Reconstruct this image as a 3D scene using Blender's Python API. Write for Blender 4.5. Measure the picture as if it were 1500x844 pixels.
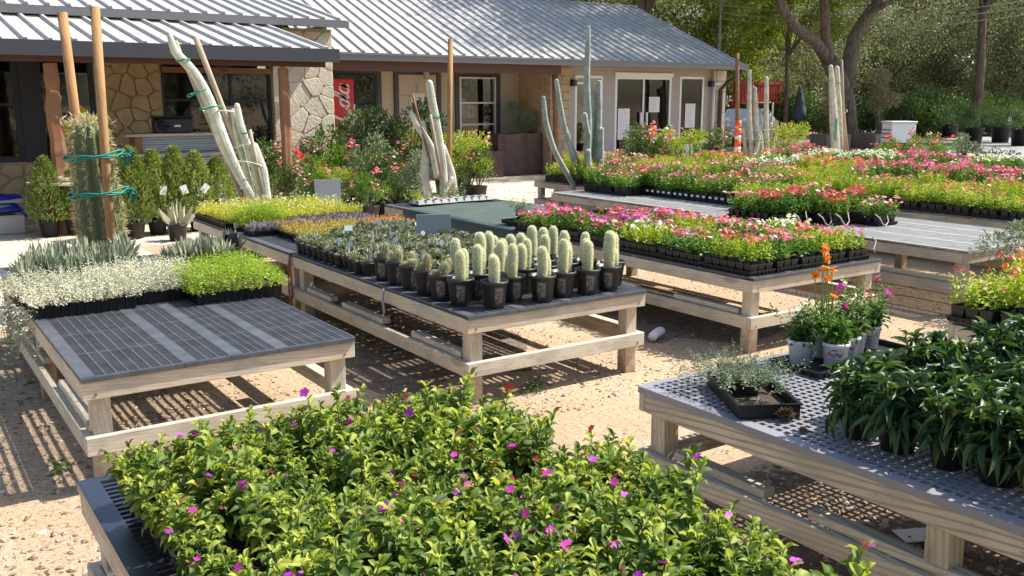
import bpy, math, random
import numpy as np
from mathutils import Matrix, Vector
S = bpy.context.scene
for o in list(bpy.data.objects): bpy.data.objects.remove(o)
COL = S.collection
random.seed(5); rng = np.random.default_rng(11)
PI = math.pi
# ------------------------------------------------------------ camera
PITCH = math.atan(276/1371.); YAW = math.radians(34.3); CAMZ = 1.83; FPX = 1371.
cd = bpy.data.cameras.new('camera'); cam = bpy.data.objects.new('camera', cd); COL.objects.link(cam)
cam.location = (0, 0, CAMZ); cam.rotation_euler = (PI/2-PITCH, 0, -YAW)
cd.sensor_width = 36; cd.lens = 36*FPX/1500.; cd.clip_end = 600; cd.clip_start = .05
S.camera = cam
# ------------------------------------------------------------ light
SUN = Vector((.78, -.20, 1.0)).normalized()
w = bpy.data.worlds.new('World'); S.world = w; w.use_nodes = True
nt = w.node_tree; bg = nt.nodes['Background']
sk = nt.nodes.new('ShaderNodeTexSky'); sk.sky_type = 'NISHITA'; sk.sun_disc = False
sk.sun_elevation = math.asin(SUN.z); sk.sun_rotation = math.atan2(SUN.x, SUN.y)
sk.air_density = 1.0; sk.dust_density = 1.5; sk.ozone_density = 1.0
nt.links.new(sk.outputs[0], bg.inputs[0]); bg.inputs[1].default_value = .125
ld = bpy.data.lights.new('sun', 'SUN'); ld.energy = 4.9; ld.angle = math.radians(.53); ld.color = (1, .955, .88)
so = bpy.data.objects.new('sun', ld); COL.objects.link(so); so.rotation_euler = (-SUN).to_track_quat('-Z', 'Y').to_euler()
S.view_settings.view_transform = 'Standard'; S.view_settings.look = 'None'
S.view_settings.exposure = 0.88; S.view_settings.gamma = 1
S.cycles.max_bounces = 5; S.cycles.diffuse_bounces = 3; S.cycles.glossy_bounces = 2
S.cycles.transmission_bounces = 3; S.cycles.transparent_max_bounces = 8
S.cycles.caustics_reflective = False; S.cycles.caustics_refractive = False
# ------------------------------------------------------------ helpers
FW = Vector((math.sin(YAW)*math.cos(PITCH), math.cos(YAW)*math.cos(PITCH), -math.sin(PITCH)))
RT = Vector((math.cos(YAW), -math.sin(YAW), 0)); UPV = RT.cross(FW)
def at(px, py, Z=None, Y=None):
    r = FW + RT*((px-750)/FPX) + UPV*((422-py)/FPX)
    k = (Z-CAMZ)/r.z if Z is not None else Y/r.y
    return Vector((0, 0, CAMZ)) + r*k
def nrm(a): return a/np.maximum(np.linalg.norm(a, axis=-1, keepdims=True), 1e-9)
class MB:
    def __init__(s): s.V = []; s.F = []; s.T = []; s.n = 0
    def add(s, V, F, t=.5, m=0):
        V = np.asarray(V, float).reshape(-1, 3); F = np.asarray(F, int)
        s.V.append(V); s.F.append((F+s.n, m)); s.T.append(np.broadcast_to(np.asarray(t, float), (len(V),)).copy()); s.n += len(V)
        return s
    def polys(s, V, faces, t=.5, m=0):
        V = np.asarray(V, float); k = s.n
        s.V.append(V); s.T.append(np.full(len(V), float(t))); s.n += len(V)
        for f in faces: s.F.append((np.array([f])+k, m))
        return s
    def box(s, x0, x1, y0, y1, z0, z1, t=.5, m=0):
        V = [(x, y, z) for x in (x0, x1) for y in (y0, y1) for z in (z0, z1)]
        return s.add(V, [(0,1,3,2),(4,6,7,5),(0,4,5,1),(2,3,7,6),(0,2,6,4),(1,5,7,3)], t, m)
    def cbox(s, x0, x1, y0, y1, z0, z1, c=.003, t=.5, m=0):
        lo = (x0, y0, z0); hi = (x1, y1, z1); V = []
        for i in range(8):
            b = ((i>>2)&1, (i>>1)&1, i&1)
            for a in range(3):
                V.append([ (hi[k] if b[k] else lo[k]) + (0 if k == a else (-c if b[k] else c)) for k in range(3)])
        F = []
        q = [((0,1,3,2),0),((4,6,7,5),0),((0,4,5,1),1),((2,3,7,6),1),((0,2,6,4),2),((1,5,7,3),2)]
        for f, a in q: F.append(tuple(v*3+a for v in f))
        cen = np.array([(x0+x1)/2, (y0+y1)/2, (z0+z1)/2]); Va = np.array(V); T3 = []
        def orient(f):
            p = Va[list(f)]; n = np.cross(p[1]-p[0], p[2]-p[0])
            return f if np.dot(n, p.mean(0)-cen) > 0 else f[::-1]
        for a in range(3):
            for i in range(8):
                if not (i >> (2-a)) & 1:
                    j = i | (1 << (2-a)); o = [k for k in range(3) if k != a]
                    F.append(orient((i*3+o[0], i*3+o[1], j*3+o[1], j*3+o[0])))
        F = [orient(f) for f in F]
        T3 = [orient((i*3, i*3+1, i*3+2)) for i in range(8)]
        k = s.n; s.V.append(Va); s.T.append(np.full(24, float(t))); s.n += 24
        s.F.append((np.array(F)+k, m)); s.F.append((np.array(T3)+k, m)); return s
    def tube(s, pts, rad, n=8, t=.5, m=0, prof=None, cap=True):
        pts = np.asarray(pts, float); N = len(pts); rad = np.broadcast_to(rad, (N,))
        d = nrm(np.gradient(pts, axis=0)); ref = np.array([0, 0, 1.]) if abs(d[0, 2]) < .9 else np.array([1., 0, 0])
        u = nrm(np.cross(d, ref)); v = np.cross(d, u); a = np.arange(n)*2*PI/n
        pr = np.ones(n) if prof is None else np.asarray(prof)
        ring = (np.cos(a)*pr)[None, :, None]*u[:, None] + (np.sin(a)*pr)[None, :, None]*v[:, None]
        V = (pts[:, None]+ring*rad[:, None, None]).reshape(-1, 3)
        i = np.arange(N-1)[:, None]*n; j = np.arange(n)[None]; j2 = (j+1) % n
        F = np.stack([i+j, i+n+j, i+n+j2, i+j2], -1).reshape(-1, 4)
        k = s.n; s.add(V, F, t, m)
        if cap: s.F.append((np.array([np.arange(n)])+k, m)); s.F.append((np.array([np.arange(n)[::-1]])+k+(N-1)*n, m))
        return s
    def lathe(s, prof, n=16, t=.5, m=0, c=(0, 0, 0)):
        r = np.array([p[0] for p in prof]); z = np.array([p[1] for p in prof]); N = len(r); a = np.arange(n)*2*PI/n
        V = np.stack([r[:, None]*np.cos(a)+c[0], r[:, None]*np.sin(a)+c[1], z[:, None]+0*a+c[2]], -1).reshape(-1, 3)
        i = np.arange(N-1)[:, None]*n; j = np.arange(n)[None]; j2 = (j+1) % n
        return s.add(V, np.stack([i+j, i+j2, i+n+j2, i+n+j], -1).reshape(-1, 4), t, m)
    def poly_prism(s, poly, z0, z1, inset=0, t=.5, m=0):
        P = np.array(poly, float); n = len(P); c = P.mean(0); Q = c+(P-c)*(1-inset)
        zt = z1-(min(.006, (z1-z0)*.5) if inset else 0)
        V = np.vstack([np.c_[P, np.full(n, z0)], np.c_[P, np.full(n, zt)], np.c_[Q, np.full(n, z1)]])
        F = [(i, (i+1) % n, n+(i+1) % n, n+i) for i in range(n)]+[(n+i, n+(i+1) % n, 2*n+(i+1) % n, 2*n+i) for i in range(n)]
        return s.polys(V, F+[tuple(range(2*n, 3*n))], t, m)
    def inst(s, tm, P, d, L, Wd, t=.5, m=0, up=None, jit=.5):
        P = np.asarray(P, float).reshape(-1, 3); N = len(P)
        if N == 0: return s
        d = nrm(np.broadcast_to(d, (N, 3)).astype(float)); L = np.broadcast_to(L, (N,)); Wd = np.broadcast_to(Wd, (N,))
        u = np.array([0, 0, 1.])+0*d if up is None else np.broadcast_to(up, (N, 3))
        u = u+jit*rng.normal(size=(N, 3)); n_ = nrm(u-(u*d).sum(1, keepdims=True)*d); sd = np.cross(n_, d)
        TV, TF = tm; TV = np.asarray(TV, float)
        V = P[:, None]+(L[:, None]*TV[:, 0])[..., None]*d[:, None]+(Wd[:, None]*TV[:, 1])[..., None]*sd[:, None]+(L[:, None]*TV[:, 2])[..., None]*n_[:, None]
        k = len(TV); off = (np.arange(N)*k)[:, None, None]
        tt = np.repeat(np.broadcast_to(t, (N,)), k)
        for f in TF:
            pass
        F0 = np.asarray(TF); F = (F0[None]+off).reshape(-1, F0.shape[1])
        return s.add(V.reshape(-1, 3), F, tt, m)
    def mesh(s, name, mats, smooth=False):
        me = bpy.data.meshes.new(name); V = np.concatenate(s.V) if s.V else np.zeros((0, 3))
        me.vertices.add(len(V)); me.vertices.foreach_set('co', V.astype(np.float32).ravel())
        li = np.concatenate([f.ravel() for f, _ in s.F]); cnt = np.concatenate([np.full(len(f), f.shape[1]) for f, _ in s.F])
        mi = np.concatenate([np.full(len(f), m) for f, m in s.F])
        me.loops.add(len(li)); me.loops.foreach_set('vertex_index', li.astype(np.int32))
        me.polygons.add(len(cnt)); st = np.concatenate([[0], np.cumsum(cnt)[:-1]])
        me.polygons.foreach_set('loop_start', st.astype(np.int32)); me.polygons.foreach_set('loop_total', cnt.astype(np.int32))
        me.polygons.foreach_set('material_index', mi.astype(np.int32))
        me.polygons.foreach_set('use_smooth', np.full(len(cnt), bool(smooth)))
        at_ = me.attributes.new('tint', 'FLOAT', 'POINT'); at_.data.foreach_set('value', np.concatenate(s.T).astype(np.float32))
        for m in (mats if isinstance(mats, (list, tuple)) else [mats]): me.materials.append(m)
        me.update(); me.validate(); return me
def link(name, data, parent=None, loc=None, rz=0, M=None):
    o = bpy.data.objects.new(name, data); COL.objects.link(o)
    if parent is not None: o.parent = parent
    if M is not None: o.matrix_local = M
    else:
        if loc is not None: o.location = loc
        if rz: o.rotation_euler = (0, 0, rz)
    return o
def tag(o, label=None, cat=None, group=None, kind=None):
    if label: o['label'] = label
    if cat: o['category'] = cat
    if group: o['group'] = group
    if kind: o['kind'] = kind
    return o
def thing(name, label, cat, loc=(0, 0, 0), rz=0, group=None):
    return tag(link(name, None, None, loc, rz), label, cat, group)
def part(mb, name, mat, parent, smooth=False, **k):
    return link(name, mb.mesh(name, mat, smooth), parent, **k)
def place(parts, root):
    for p in parts:
        nm, me, M, subs = p
        o = link(nm, me, root, M=M)
        if nm in STUFFN: o['kind'] = 'stuff'
        for q in subs: link(q[0], q[1], o, M=q[2])
    return root
STUFFN = set()
ORD = ['first','second','third','fourth','fifth','sixth','seventh','eighth','ninth','tenth','eleventh','twelfth','thirteenth','fourteenth','fifteenth','sixteenth','seventeenth','eighteenth','nineteenth','twentieth','twenty-first','twenty-second','twenty-third','twenty-fourth','twenty-fifth','twenty-sixth','twenty-seventh','twenty-eighth','twenty-ninth','thirtieth','thirty-first','thirty-second','thirty-third','thirty-fourth','thirty-fifth','thirty-sixth']
# ------------------------------------------------------------ materials
def mat(name, col=(.5, .5, .5), rough=.6, metal=0, spec=.5):
    m = bpy.data.materials.new(name); m.use_nodes = True; b = m.node_tree.nodes['Principled BSDF']
    b.inputs['Base Color'].default_value = (*col, 1); b.inputs['Roughness'].default_value = rough
    b.inputs['Metallic'].default_value = metal; b.inputs['Specular IOR Level'].default_value = spec
    return m
class NT:
    def __init__(s, m): s.t = m.node_tree; s.b = s.t.nodes['Principled BSDF']
    def n(s, ty, **k):
        x = s.t.nodes.new(ty)
        for a, v in k.items():
            if a.startswith('i_'):
                key = a[2:].replace('_', ' ')
                x.inputs[key].default_value = v
            else: setattr(x, a, v)
        return x
    def l(s, a, b): s.t.links.new(a, b)
    def ramp(s, fac, stops, interp='LINEAR'):
        r = s.n('ShaderNodeValToRGB'); r.color_ramp.interpolation = interp
        while len(r.color_ramp.elements) < len(stops): r.color_ramp.elements.new(.5)
        for e, (p, c) in zip(r.color_ramp.elements, stops): e.position = p; e.color = (*c, 1)
        s.l(fac, r.inputs[0]); return r.outputs[0]
    def mix(s, f, a, b, blend='MIX'):
        x = s.n('ShaderNodeMix', data_type='RGBA', blend_type=blend)
        for i, v in ((0, f), (6, a), (7, b)):
            if isinstance(v, (int, float)): x.inputs[i].default_value = v
            elif isinstance(v, tuple): x.inputs[i].default_value = (*v, 1)
            else: s.l(v, x.inputs[i])
        return x.outputs[2]
    def math(s, op, a, b=0.):
        x = s.n('ShaderNodeMath', operation=op)
        for i, v in ((0, a), (1, b)):
            if isinstance(v, (int, float)): x.inputs[i].default_value = v
            else: s.l(v, x.inputs[i])
        return x.outputs[0]
    def coord(s, which='Object', sc=(1, 1, 1), rnd=0):
        c = s.n('ShaderNodeTexCoord'); mp = s.n('ShaderNodeMapping'); mp.inputs['Scale'].default_value = sc
        s.l(c.outputs[which], mp.inputs['Vector'])
        if rnd:
            oi = s.n('ShaderNodeObjectInfo'); q = s.math('MULTIPLY', oi.outputs['Random'], rnd)
            cb = s.n('ShaderNodeCombineXYZ'); s.l(q, cb.inputs[0]); s.l(q, cb.inputs[1]); s.l(q, cb.inputs[2]); s.l(cb.outputs[0], mp.inputs['Location'])
        return mp.outputs[0]
    def noise(s, vec, sc, det=4, rough=.55, out='Fac', dist=0.):
        x = s.n('ShaderNodeTexNoise'); x.inputs['Scale'].default_value = sc; x.inputs['Detail'].default_value = det
        x.inputs['Roughness'].default_value = rough; x.inputs['Distortion'].default_value = dist; s.l(vec, x.inputs['Vector']); return x.outputs[out]
    def bump(s, h, st=.3, dist=.01):
        x = s.n('ShaderNodeBump'); x.inputs['Strength'].default_value = st; x.inputs['Distance'].default_value = dist
        s.l(h, x.inputs['Height']); s.l(x.outputs[0], s.b.inputs['Normal']); return x
def leafmat(name, A, B, rough=.45, tr=.3, C=None, mid=None, spec=.45):
    m = mat(name, A, rough, 0, spec); t = NT(m)
    a = t.n('ShaderNodeAttribute', attribute_name='tint'); oi = t.n('ShaderNodeObjectInfo')
    f = t.math('FRACT', t.math('ADD', a.outputs['Fac'], oi.outputs['Random']))
    f = t.math('PINGPONG', t.math('MULTIPLY', f, 2.), 1.)
    st = [(0, A), (1, B)] if C is None else [(0, A), (.7, B), (1, C)]
    c = t.ramp(f, st); t.l(c, t.b.inputs['Base Color'])
    if tr:
        tl = t.n('ShaderNodeBsdfTranslucent'); mx = t.n('ShaderNodeMixShader'); mx.inputs[0].default_value = tr
        hs = t.mix(1., c, (1.3, 1.25, .55), 'MULTIPLY'); t.l(hs, tl.inputs[0])
        out = t.t.nodes['Material Output']; t.l(t.b.outputs[0], mx.inputs[1]); t.l(tl.outputs[0], mx.inputs[2]); t.l(mx.outputs[0], out.inputs[0])
    return m
def woodmat(name, A, B, D, rough=.75, knots=True, ring=7, weather=0.):
    m = mat(name, A, rough, 0, .25); t = NT(m)
    v = t.coord('Object', (1, 1, 1), 37.)
    g = t.coord('Object', (1.3, 14, 14), 37.)
    wv = t.n('ShaderNodeTexWave', wave_type='BANDS', bands_direction='DIAGONAL'); wv.inputs['Scale'].default_value = ring*.33
    wv.inputs['Distortion'].default_value = 7; wv.inputs['Detail'].default_value = 2.5; wv.inputs['Detail Scale'].default_value = .45; t.l(g, wv.inputs['Vector'])
    ring_ = t.ramp(wv.outputs['Fac'], [(0, B), (.45, A), (1, A)])
    fine = t.noise(t.coord('Object', (4, 130, 130), 11.), 1., 3)
    c = t.mix(t.math('MULTIPLY', fine, .35), ring_, D)
    big = t.noise(v, 1.7, 3)
    c = t.mix(t.math('MULTIPLY', t.ramp(big, [(.35, (0, 0, 0)), (.7, (1, 1, 1))]), .7), c, B)
    oi = t.n('ShaderNodeObjectInfo'); c = t.mix(t.math('MULTIPLY', oi.outputs['Random'], .35), c, D)
    if knots:
        vo = t.n('ShaderNodeTexVoronoi'); vo.inputs['Scale'].default_value = 1.; t.l(t.coord('Object', (1.6, 5, 5), 19.), vo.inputs['Vector'])
        k = t.ramp(vo.outputs['Distance'], [(0, (1, 1, 1)), (.10, (.7, .7, .7)), (.15, (0, 0, 0))]); c = t.mix(t.math('MULTIPLY', k, .6), c, tuple(x*.35 for x in B))
    st = t.noise(t.coord('Object', (2.2, 7, 7), 23.), 1.3, 6, .7); c = t.mix(t.math('MULTIPLY', t.ramp(st, [(.46, (0, 0, 0)), (.62, (1, 1, 1))]), .7), c, tuple(x*.58 for x in D))
    sp2 = t.noise(t.coord('Object', (12, 40, 40), 5.), 3., 2); c = t.mix(t.math('MULTIPLY', t.ramp(sp2, [(.66, (0, 0, 0)), (.74, (1, 1, 1))]), .5), c, tuple(x*.4 for x in B))
    gp = t.n('ShaderNodeNewGeometry'); sx = t.n('ShaderNodeSeparateXYZ'); t.l(gp.outputs['Position'], sx.inputs[0]); dn = t.noise(gp.outputs['Position'], 14., 5, .7)
    ds = t.math('SUBTRACT', t.math('MULTIPLY', dn, .5), sx.outputs[2]); c = t.mix(t.math('MULTIPLY', t.ramp(ds, [(.06, (0, 0, 0)), (.22, (1, 1, 1))]), .75), c, (.30, .20, .12))
    t.l(c, t.b.inputs['Base Color']); t.bump(fine, .25, .004)
    return m
M = {}
M['wood'] = woodmat('pale_pine', (.66, .57, .43), (.48, .37, .24), (.60, .56, .47))
M['wood_grey'] = woodmat('weathered_pine', (.52, .46, .37), (.32, .26, .19), (.46, .43, .38))
M['wood_grain'] = woodmat('grained_pine', (.66, .59, .44), (.26, .215, .14), (.56, .52, .42), ring=5)
M['pole'] = woodmat('round_pole_wood', (.44, .25, .10), (.30, .15, .06), (.40, .24, .11), knots=False)
M['pole_pale'] = woodmat('pale_pole_wood', (.50, .40, .27), (.36, .26, .16), (.45, .38, .28), knots=False)
M['cedar'] = woodmat('cedar_post_wood', (.32, .14, .06), (.16, .06, .025), (.34, .20, .12))
M['box_wood'] = woodmat('planter_box_wood', (.30, .24, .19), (.18, .14, .11), (.28, .25, .22))
M['beam'] = mat('brown_painted_wood', (.09, .035, .022), .6)
M['black'] = mat('black_plastic', (.009, .009, .01), .45, 0, .35)
M['pot'] = mat('black_pot_plastic', (.022, .022, .024), .5)
M['deck'] = mat('grey_black_bench_plastic', (.055, .06, .07), .5, 0, .5)
M['deckdark'] = mat('dark_bench_plastic', (.02, .025, .04), .3, 0, .6)
M['deck_grey'] = mat('pale_grey_bench_plastic', (.30, .30, .29), .55)  # on the bench tops the sunlit sheen is put into this paler colour
M['soil'] = mat('potting_soil', (.045, .03, .02), .95)
M['tagw'] = mat('white_plastic_tag', (.78, .78, .76), .4)
M['green_tie'] = mat('green_tie_tape', (.01, .20, .145), .55)
M['tie'] = mat('cream_string', (.6, .56, .45), .8)
M['grey_card'] = mat('grey_sign_card', (.30, .31, .32), .6)
M['white'] = mat('white_paint', (.72, .72, .70), .5)
M['darkframe'] = mat('dark_grey_trim_paint', (.055, .055, .065), .5)
M['navy'] = mat('navy_black_trim_paint', (.014, .017, .026), .45)
M['alum'] = mat('white_metal_frame', (.66, .66, .65), .4, .3)
M['gut'] = mat('grey_metal_gutter', (.17, .17, .175), .5, .3)
M['gutdark'] = mat('dark_grey_fascia', (.05, .053, .062), .5, .2)
M['red'] = mat('red_painted_metal', (.60, .02, .03), .35)
M['redwood'] = mat('red_painted_boards', (.42, .03, .025), .6)
M['orange'] = mat('orange_plastic', (.85, .13, .03), .45)
M['paper'] = mat('white_paper', (.74, .74, .73), .8)
M['rust'] = mat('brown_steel_planter', (.10, .055, .045), .6, .2)
M['dark'] = mat('dark_interior', (.02, .02, .02), .9)  # dimness of the rooms put into a near-black base colour
M['shelf'] = mat('interior_shelf', (.10, .09, .08), .8)
M['cream'] = mat('cream_appliance', (.62, .60, .55), .4)
M['blue'] = mat('blue_printed_bag', (.02, .03, .30), .4)
M['greycloth'] = mat('blue_grey_cloth', (.07, .09, .13), .9)
M['conc'] = mat('concrete', (.42, .40, .36), .9)
M['wire'] = mat('dark_wire', (.25, .25, .25), .6)
M['car'] = mat('white_car_paint', (.6, .62, .64), .25)
def addnoise(m, A, B, sc=6, bump=0, bsc=60, which='Object', det=5):
    t = NT(m); v = t.coord(which); c = t.ramp(t.noise(v, sc, det), [(.3, A), (.7, B)]); t.l(c, t.b.inputs['Base Color'])
    if bump: t.bump(t.noise(v, bsc, 4), bump, .01)
    return t
addnoise(M['soil'], (.03, .02, .014), (.09, .065, .045), 60, .6, 120)
addnoise(M['deck'], (.05, .055, .065), (.095, .10, .11), 9, .1)
M['decklight'] = mat('worn_light_bench_plastic', (.23, .23, .25), .5, 0, .45)  # sun sheen on the right front lattice put into the lighter base
addnoise(M['deck_grey'], (.26, .26, .25), (.38, .37, .35), 7, .1)
addnoise(M['rust'], (.07, .04, .034), (.15, .085, .065), 5)
addnoise(M['pot'], (.008, .008, .009), (.03, .027, .024), 30)
# ground
g = mat('decomposed_granite', (.5, .4, .3), .95, 0, .15); M['ground'] = g; t = NT(g); v = t.coord('Object')
n1 = t.noise(v, .9, 5); n2 = t.noise(v, 34, 4, .7); n3 = t.noise(v, 160, 2); n4 = t.noise(v, 5, 5, .6)
c = t.ramp(n1, [(.25, (.37, .265, .17)), (.5, (.47, .345, .225)), (.75, (.55, .42, .285))]); c = t.mix(t.math('MULTIPLY', t.ramp(n4, [(.45, (0, 0, 0)), (.75, (1, 1, 1))]), .45), c, (.38, .265, .175))
c = t.mix(.9, c, t.ramp(n2, [(.30, (.45, .42, .40)), (.5, (1, 1, 1)), (.72, (1.25, 1.22, 1.16))]), 'MULTIPLY')
c = t.mix(.7, c, t.ramp(n3, [(.34, (.6, .57, .54)), (.5, (1, 1, 1)), (.7, (1.2, 1.2, 1.2))]), 'MULTIPLY')
t.l(c, t.b.inputs['Base Color']); hsum = t.math('ADD', n2, t.math('MULTIPLY', n3, .6)); t.bump(hsum, .65, .014)
# stone
def stonemat(name, cols, sc=2.5):
    m = mat(name, cols[0], .9, 0, .2); t = NT(m); v = t.coord('Object', (1, 1, 1), 50.)
    oi = t.n('ShaderNodeObjectInfo'); c = t.ramp(t.noise(v, sc, 6, .65), [(.3, cols[0]), (.52, cols[1]), (.72, cols[2])])
    c = t.mix(t.math('MULTIPLY', oi.outputs['Random'], .5), c, cols[3]); t.l(c, t.b.inputs['Base Color']); t.bump(t.noise(v, 16, 6, .7), .7, .03); return m
M['stone'] = stonemat('limestone', [(.50, .42, .28), (.66, .59, .45), (.74, .68, .55), (.58, .49, .34)])
M['stone_tan'] = stonemat('tan_limestone', [(.36, .26, .15), (.48, .37, .22), (.55, .45, .29), (.42, .31, .18)])
M['flag'] = stonemat('paving_flagstone', [(.50, .41, .31), (.60, .50, .39), (.64, .55, .44), (.54, .43, .33)], 1.6)
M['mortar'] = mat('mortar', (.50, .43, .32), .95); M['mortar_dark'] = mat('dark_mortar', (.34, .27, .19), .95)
M['wall_tan'] = mat('tan_siding', (.50, .42, .33), .8); M['wall_grey'] = mat('taupe_siding', (.38, .345, .31), .8)
for k in ('wall_tan', 'wall_grey'):
    t = NT(M[k]); v = t.coord('Object'); sp = t.n('ShaderNodeSeparateXYZ'); t.l(v, sp.inputs[0])
    f = t.math('FRACT', t.math('MULTIPLY', sp.outputs[2], 6.2)); t.bump(f, .35, .01)
# roof metal
r = mat('galvanised_roof_metal', (.6, .59, .56), .55, 0, .25); M['roof'] = r; t = NT(r); v = t.coord('Object', (1, 1, 1), 30.)
c = t.ramp(t.noise(v, 3, 5), [(.3, (.38, .365, .335)), (.7, (.50, .485, .455))]); oi = t.n('ShaderNodeObjectInfo'); c = t.mix(t.math('MULTIPLY', oi.outputs['Random'], .3), c, (.36, .35, .33)); rs = t.noise(t.coord('Object', (14, 1.1, 1), 61.), 1.6, 6, .7); c = t.mix(t.math('MULTIPLY', t.ramp(rs, [(.50, (0, 0, 0)), (.72, (1, 1, 1))]), .5), c, (.25, .22, .19)); t.l(c, t.b.inputs['Base Color'])
# corrugated
M['zinc'] = mat('corrugated_zinc', (.42, .47, .50), .35, .6)
# green shade cloth
m = mat('green_shade_cloth', (.05, .12, .08), .85, 0, .2); M['gcloth'] = m; t = NT(m); v = t.coord('Object')
c = t.ramp(t.noise(v, 4, 5), [(.35, (.045, .07, .058)), (.65, (.075, .10, .085))]); c = t.mix(t.math('MULTIPLY', t.noise(v, 220, 2), .5), c, (.10, .125, .11)); t.l(c, t.b.inputs['Base Color']); t.bump(t.noise(v, 7, 4), .4, .02)
# printed cactus pot
m = mat('printed_pot', (.022, .022, .024), .45); M['printpot'] = m; t = NT(m); v = t.coord('Object'); sp = t.n('ShaderNodeSeparateXYZ'); t.l(v, sp.inputs[0])
nz = t.noise(t.coord('Object', (1, 1, .6)), 42, 5, .75, 'Fac', 2.6); line = t.ramp(nz, [(.475, (0, 0, 0)), (.488, (1, 1, 1)), (.512, (1, 1, 1)), (.525, (0, 0, 0))])
an = t.math('ARCTAN2', sp.outputs[1], sp.outputs[0]); wv = t.math('COSINE', t.math('MULTIPLY', an, 3.)); msk = t.ramp(wv, [(.3, (0, 0, 0)), (.6, (1, 1, 1))])
zz = t.ramp(t.math('MULTIPLY', sp.outputs[2], 6.), [(.12, (0, 0, 0)), (.25, (1, 1, 1)), (.75, (1, 1, 1)), (.85, (0, 0, 0))])
f = t.math('MULTIPLY', t.math('MULTIPLY', line, msk), zz); c = t.mix(f, (.022, .022, .024), (.62, .62, .66)); t.l(c, t.b.inputs['Base Color'])
# glass
m = mat('window_glass', (.02, .022, .022), .03); M['glass'] = m; t = NT(m); tr_ = t.n('ShaderNodeBsdfTransparent'); tr_.inputs[0].default_value = (.75, .78, .76, 1)
gl = t.n('ShaderNodeBsdfGlossy'); gl.inputs['Roughness'].default_value = .02; gl.inputs[0].default_value = (.9, .9, .9, 1); fr = t.n('ShaderNodeFresnel'); fr.inputs[0].default_value = 1.55
mx = t.n('ShaderNodeMixShader'); t.l(t.math('MULTIPLY', fr.outputs[0], 1.), mx.inputs[0]); t.l(tr_.outputs[0], mx.inputs[1]); t.l(gl.outputs[0], mx.inputs[2]); t.l(mx.outputs[0], t.t.nodes['Material Output'].inputs[0])
# bark
m = mat('tree_bark', (.2, .16, .12), .95, 0, .1); M['bark'] = m; t = NT(m); v = t.coord('Object', (6, 6, 1.2))
c = t.ramp(t.noise(v, 2, 6, .7), [(.3, (.075, .055, .042)), (.55, (.19, .15, .12)), (.8, (.33, .28, .23))]); t.l(c, t.b.inputs['Base Color']); t.bump(t.noise(v, 3, 6, .7), 1., .05)
m = mat('gravel_stone', (.5, .42, .34), .9, 0, .2); M['gravel'] = m; t = NT(m); a = t.n('ShaderNodeAttribute', attribute_name='tint')
c = t.ramp(a.outputs['Fac'], [(0, (.17, .12, .08)), (.4, (.34, .25, .17)), (.8, (.50, .39, .29)), (1, (.62, .53, .43))]); t.l(c, t.b.inputs['Base Color'])
m = mat('road_asphalt', (.2, .2, .2), .9); M['road'] = m; addnoise(m, (.24, .23, .22), (.34, .33, .31), 3, .4, 90)
# foliage
L_ = leafmat
M['vinca'] = L_('vinca_leaf', (.06, .12, .02), (.19, .27, .045), .52, .36, (.38, .42, .075), spec=.3)
M['vinca_tip'] = L_('vinca_young_leaf', (.27, .35, .05), (.42, .48, .08), .55, .4, (.50, .52, .12), spec=.3)
M['cone'] = L_('coneflower_leaf', (.018, .05, .018), (.055, .115, .035), .42, .25, (.14, .22, .06))
M['lime'] = L_('lime_leaf', (.38, .40, .04), (.56, .56, .07), .5, .3)
M['bright'] = L_('bright_moss_leaf', (.24, .36, .025), (.42, .54, .05), .5, .3)
M['silver'] = L_('silver_leaf', (.40, .41, .31), (.68, .66, .55), .7, .2)
M['greygreen'] = L_('grey_green_leaf', (.14, .19, .12), (.30, .35, .23), .6, .15)
M['aloe'] = L_('blue_green_succulent', (.17, .205, .12), (.36, .38, .26), .55, .08, (.50, .48, .30))
M['succ'] = L_('pale_succulent', (.13, .16, .08), (.34, .35, .22), .55, .08, (.44, .44, .28))
M['purple'] = L_('purple_grey_leaf', (.16, .11, .12), (.34, .28, .30), .6, .1)
M['sedum'] = L_('orange_yellow_sedum', (.34, .36, .06), (.50, .30, .07), .55, .2, (.52, .14, .08))
M['annual'] = L_('bedding_leaf', (.06, .17, .02), (.19, .31, .04), .5, .32)
M['yellowgreen'] = L_('yellow_green_leaf', (.19, .31, .02), (.40, .48, .05), .5, .35)
M['shrub'] = L_('shrub_leaf', (.04, .10, .02), (.14, .22, .05), .5, .25)
M['conifer'] = L_('conifer_sprig', (.11, .17, .03), (.36, .43, .12), .7, .25)
M['oak'] = L_('oak_leaf', (.06, .08, .038), (.27, .29, .17), .55, .35)
M['oak_light'] = L_('sunny_tree_leaf', (.08, .13, .015), (.30, .37, .05), .5, .45)
M['hedge'] = L_('dark_hedge_leaf', (.018, .045, .014), (.06, .10, .03), .55, .2)
M['dry'] = L_('bronze_leaf', (.14, .12, .06), (.30, .28, .15), .6, .2)
M['stem'] = mat('green_stem', (.14, .19, .06), .6)
M['f_magenta'] = L_('magenta_petal', (.50, .02, .30), (.62, .05, .42), .5, .25)
M['f_purple'] = L_('purple_petal', (.32, .02, .42), (.50, .05, .50), .5, .25)
M['f_crimson'] = L_('crimson_petal', (.42, .005, .05), (.60, .02, .10), .5, .2)
M['f_pink'] = L_('pink_petal', (.66, .06, .28), (.80, .26, .42), .5, .25)
M['f_red'] = L_('red_petal', (.60, .03, .06), (.72, .10, .10), .5, .2)
M['f_white'] = L_('white_petal', (.72, .72, .64), (.80, .80, .74), .5, .25)
M['f_orange'] = L_('orange_petal', (.80, .25, .02), (.85, .36, .04), .5, .25)
M['f_yellow'] = L_('yellow_petal', (.75, .68, .05), (.80, .78, .15), .5, .25)
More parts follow.
